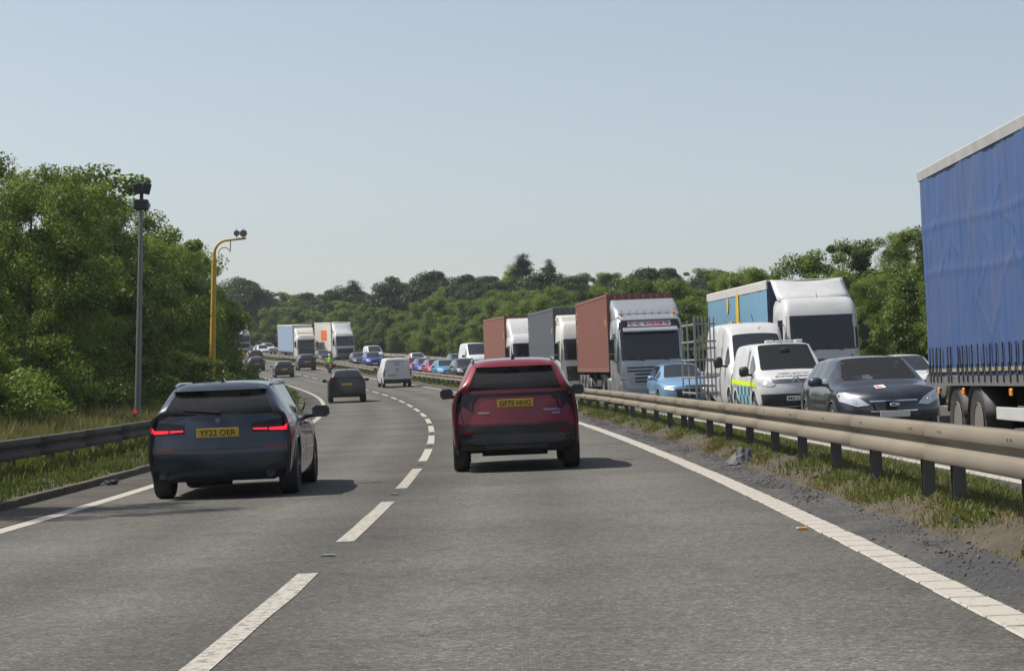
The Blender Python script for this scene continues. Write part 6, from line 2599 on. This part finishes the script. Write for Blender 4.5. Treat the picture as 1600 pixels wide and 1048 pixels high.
def plant(kind, name, label, s, t, height, wide=1.0, group=None, gz=None):
    tm, cm, h0 = PT[kind]
    z = 0.0 if gz is None else gz
    k = height / h0
    r_ = empty(name)
    tr = obj('trunk', tm, r_)
    cr = obj('crown', cm, r_)
    p = road(s, t, z)
    r_.matrix_basis = Matrix.Translation(Vector(p)) @ Matrix.Rotation(random.uniform(0, 6.28), 4, 'Z') @ Matrix.Diagonal((k * wide, k * wide, k, 1))
    if label is None:
        X = 800 + 3320 * p[0] / p[1]
        tone = {'h': 'light green', 'o': 'dark green', 'a': 'feathery green'}[kind[0]]
        if t < 0:
            ph = [q for lim, q in ((60, 'at the left picture edge'), (210, 'left of the grey mast'), (330, 'between mast and camera post'), (9999, 'right of the yellow camera post')) if X < lim][0]
            label = tone + ' tree in the left roadside belt ' + ph
        else:
            ph = [q for lim, q in ((430, 'left of the far lorries'), (600, 'above the far lorries'), (740, 'above the row of small bright cars'), (900, 'above the rear container lorries'),
                                   (1070, 'above the silver lorry'), (1350, 'above the sky blue lorry'), (99999, 'beside the royal blue trailer')) if X < lim][0]
            label = tone + (' front row tree of the right wood ' if t < 27 else ' upper tree of the right wood ') + ph
    return tag(r_, label, 'tree' if 'tree' in name else 'bush', group)


def gz(s, t):
    if t > 0:
        return float(np.interp(t, [15.4, 16.2, 18, 22, 30], [.06, .1, .2, .5, .6])) if t < 30 else float(bank(np.array(t), np.array(s)))
    return float(lv_base(s, t))


# left belt beside our carriageway
LEFT = [(44, -15.5, 7.4, 'ash0'), (49, -13.2, 6.4, 'ash1'), (53, -17, 8.0, 'ash2'), (55, -12.6, 7.3, 'ash0'), (60, -14.6, 8.2, 'ash1'), (63, -11.8, 7.6, 'ash2'), (66, -14.5, 8.4, 'ash0'),
        (69, -11.6, 8.0, 'ash1'), (74, -12.6, 8.7, 'haw0'), (79, -11.4, 8.0, 'ash2'), (85, -12.4, 8.6, 'ash0'), (91, -11.2, 7.3, 'ash1'), (98, -11.6, 8.2, 'haw1'), (104, -10.8, 7.7, 'ash0'),
        (111, -11.2, 8.2, 'ash2'), (119, -10.6, 8.3, 'haw2'), (128, -11.0, 8.2, 'ash1'), (138, -11.6, 7.6, 'oak0'), (149, -12.0, 7.6, 'oak1'), (160, -13.0, 7.6, 'oak2'),
        (38, -17.5, 6.8, 'ash1'), (46, -19, 8.0, 'ash2'), (58, -18.5, 8.6, 'ash0'), (70, -17, 8.5, 'ash2'), (84, -16.5, 8.8, 'haw1'), (100, -16, 8.4, 'haw0'), (118, -15.5, 8.4, 'haw2')]
for k, (s, t, h, kd) in enumerate(LEFT):
    if k in (5,):
        lb_ = 'tall feathery green tree directly behind the grey mast'
        g_ = None
    elif s > 135:
        lb_, g_ = 'dark rounded tree at the far end of the left tree belt', 'dark trees at the end of the left belt'
    else:
        lb_, g_ = None, 'trees of the left roadside belt'
    plant(kd, 'broadleaf_tree', lb_, s, t, h, random.uniform(.9, 1.1), g_, gz(s, t))
for s, t, h in [(36, -11.5, 2.6), (40, -10.8, 2.4), (44, -11.2, 2.9), (47, -10.2, 2.3), (50, -10.9, 2.8), (53, -10.2, 2.0), (57, -10.6, 2.6), (61, -9.9, 2.0), (65, -10.0, 2.4), (70, -9.6, 2.2), (75, -9.9, 2.6),
                (81, -9.6, 2.4), (88, -9.7, 2.6), (95, -9.2, 2.3), (102, -9.2, 2.4), (110, -9.0, 2.6), (119, -9.0, 2.6), (128, -9.0, 2.4), (138, -9.2, 2.4), (148, -9.6, 2.6), (33, -13.5, 3.2), (37, -14.5, 4.0), (41, -13.4, 3.8)]:
    plant(random.choice(['bush0', 'bush1']), 'roadside_bush', 'low leafy bush at the foot of the left tree belt', s, t, h, random.uniform(.9, 1.3), 'bushes along the left verge', gz(s, t))
# tree casting the shadow that crosses the left edge line, just outside the picture
plant('ash2', 'broadleaf_tree', 'nearest roadside tree just outside the left picture edge', 25.6, -10.6, 10.6, .62, None, .4)

# right belt behind the oncoming lanes: front row of light green hawthorn, dark wood rising behind
HF = ([60, 80, 95, 110, 125, 150, 180, 230, 300, 400], [5.0, 5.4, 5.7, 5.7, 5.4, 5.6, 6.0, 6.4, 6.5, 6.5])
s = 62.0
while s < 380:
    for row, (t0, hk) in enumerate(((19.0, 1.0), (23.5, 1.12))):
        t = t0 + random.uniform(-.9, .9)
        h = float(np.interp(s, *HF)) * hk * random.uniform(.68, 1.12)
        plant(random.choice(['haw0', 'haw1', 'haw2', 'haw0', 'haw2', 'ash1', 'oak2' if s > 130 else 'haw1']), 'broadleaf_tree', None, s + random.uniform(-1, 1), t, h,
              random.uniform(.8, 1.1), 'front row trees of the right wood', gz(s, t))
    s += 4.8 if s < 200 else 6.0
HB = ([80, 120, 150, 180, 205, 225, 260, 300, 340, 420], [3.2, 3.2, 3.3, 4.2, 5.8, 8.6, 9.6, 9.2, 8.6, 9.0])
s = 84.0
while s < 440:
    for t0, hk in ((30, .93), (38, .86), (48, .68)):
        t = t0 + random.uniform(-2, 2)
        h = float(np.interp(s, *HB)) * hk * random.uniform(.74, 1.12)
        plant(random.choice(['oak0', 'oak1', 'oak2', 'oak0', 'haw1', 'ash0']), 'broadleaf_tree', None, s + random.uniform(-2, 2), t, h,
              random.uniform(.95, 1.2), 'dark trees of the right wood', gz(s, t))
    s += 7.0
for q in range(26):
    s, t = random.uniform(385, 450), random.uniform(-30, 14)
    plant('oak%d' % (q % 3), 'broadleaf_tree', 'distant dark tree closing the view where the road bends away', s, t if abs(t - 5) > 12 else -18 - q * .3, random.uniform(9, 12), 1.1, 'distant trees beyond the bend', .5)
plant('pine', 'pine_tree', 'dark pine standing above the skyline of the right wood', 249, 31, 10.8, 1.0, None, 1.6)
plant('pine', 'pine_tree', 'smaller dark pine close beside the tall skyline pine', 248, 34, 9.8, .7, None, 1.8)
for s, t, h, kd, lb_ in ((301, 27, 10.4, 'oak1', 'flat topped dark tree on the far skyline above the right far lorry'), (296, 31, 10.0, 'oak0', 'rounded dark tree right of the flat topped far skyline tree'),
                         (322, 24, 9.6, 'oak2', 'dark far tree above the pale blue trailer'), (327, 28, 10.4, 'pine', 'thin dark conifer far away above the pale blue trailer'),
                         (356, 19, 11.6, 'oak0', 'tall dark tree at the left end of the far wood, behind the camera post'), (366, 22, 12.0, 'oak1', 'second tall dark tree at the left end of the far wood'),
                         (380, 19, 12.2, 'ash0', 'far pale green tree just right of the yellow camera post')):
    plant(kd, 'pine_tree' if kd == 'pine' else 'broadleaf_tree', lb_, s, t, h, 1.25, None, gz(s, t))

# loose chippings on the shoulder and weeds on the soil
n_ = 5000
gs, gt = RNG.uniform(9, 62, n_) ** 1.0, np.clip(RNG.normal(4.42, .2, n_), 4.08, 5.1)
gp = road(gs, gt) + np.stack([0 * gs, 0 * gs, np.interp(gt, [4.1, 4.35, 4.5, 4.62, 4.75, 4.9, 5.1], [0, .015, .02, .03, .075, .13, .155]) + .003], -1)
gr_ = RNG.uniform(.004, .013, n_) * RNG.choice([1, 1, 1, 1, 1.7], n_)
od = np.array([(1, 0, 0), (0, 1, 0), (-1, 0, 0), (0, -1, 0), (0, 0, .8), (0, 0, -.8)])
gv = gp[:, None, :] + (od[None] * RNG.uniform(.6, 1.3, (n_, 6, 1))) * gr_[:, None, None]
of = np.array([(0, 1, 4), (1, 2, 4), (2, 3, 4), (3, 0, 4), (1, 0, 5), (2, 1, 5), (3, 2, 5), (0, 3, 5)])
gf = (np.arange(n_)[:, None, None] * 6 + of[None]).reshape(-1, 3)
tag(obj('gravel', np_mesh('gravel', gv.reshape(-1, 3), gf, ground_mat('chipping', ((.07, .07, .07), (.16, .15, .14), (.04, .04, .045)), (4.0, 30.0), .95, .2, 50, .003))),
    'loose dark chippings along the shoulder beside the ribbed line', 'gravel', kind='stuff')
blades('weeds', 'low broad leaved weeds on the soil of the central reserve', 14000, clump_s, clump_t, lambda s, t: .05 + 0 * s, GR1, cr_base, .016, 1.0)

# ================================================================== HAZE: warm summer air
hzm = bpy.data.materials.new('summer_haze')
hzm.use_nodes = True
_t = hzm.node_tree
_t.nodes.remove(_t.nodes['Principled BSDF'])
pv = _t.nodes.new('ShaderNodeVolumePrincipled')
pv.inputs['Color'].default_value = (0.86, 0.92, 1.0, 1)
pv.inputs['Density'].default_value = 0.00022
pv.inputs['Anisotropy'].default_value = 0.2
_t.links.new(pv.outputs[0], _t.nodes['Material Output'].inputs['Volume'])
m = MB()
m.box((0, 2500, 13), (12400, 14000, 36))
hb_ = m.build('haze', hzm, None, None)
tag(hb_, kind='stuff')
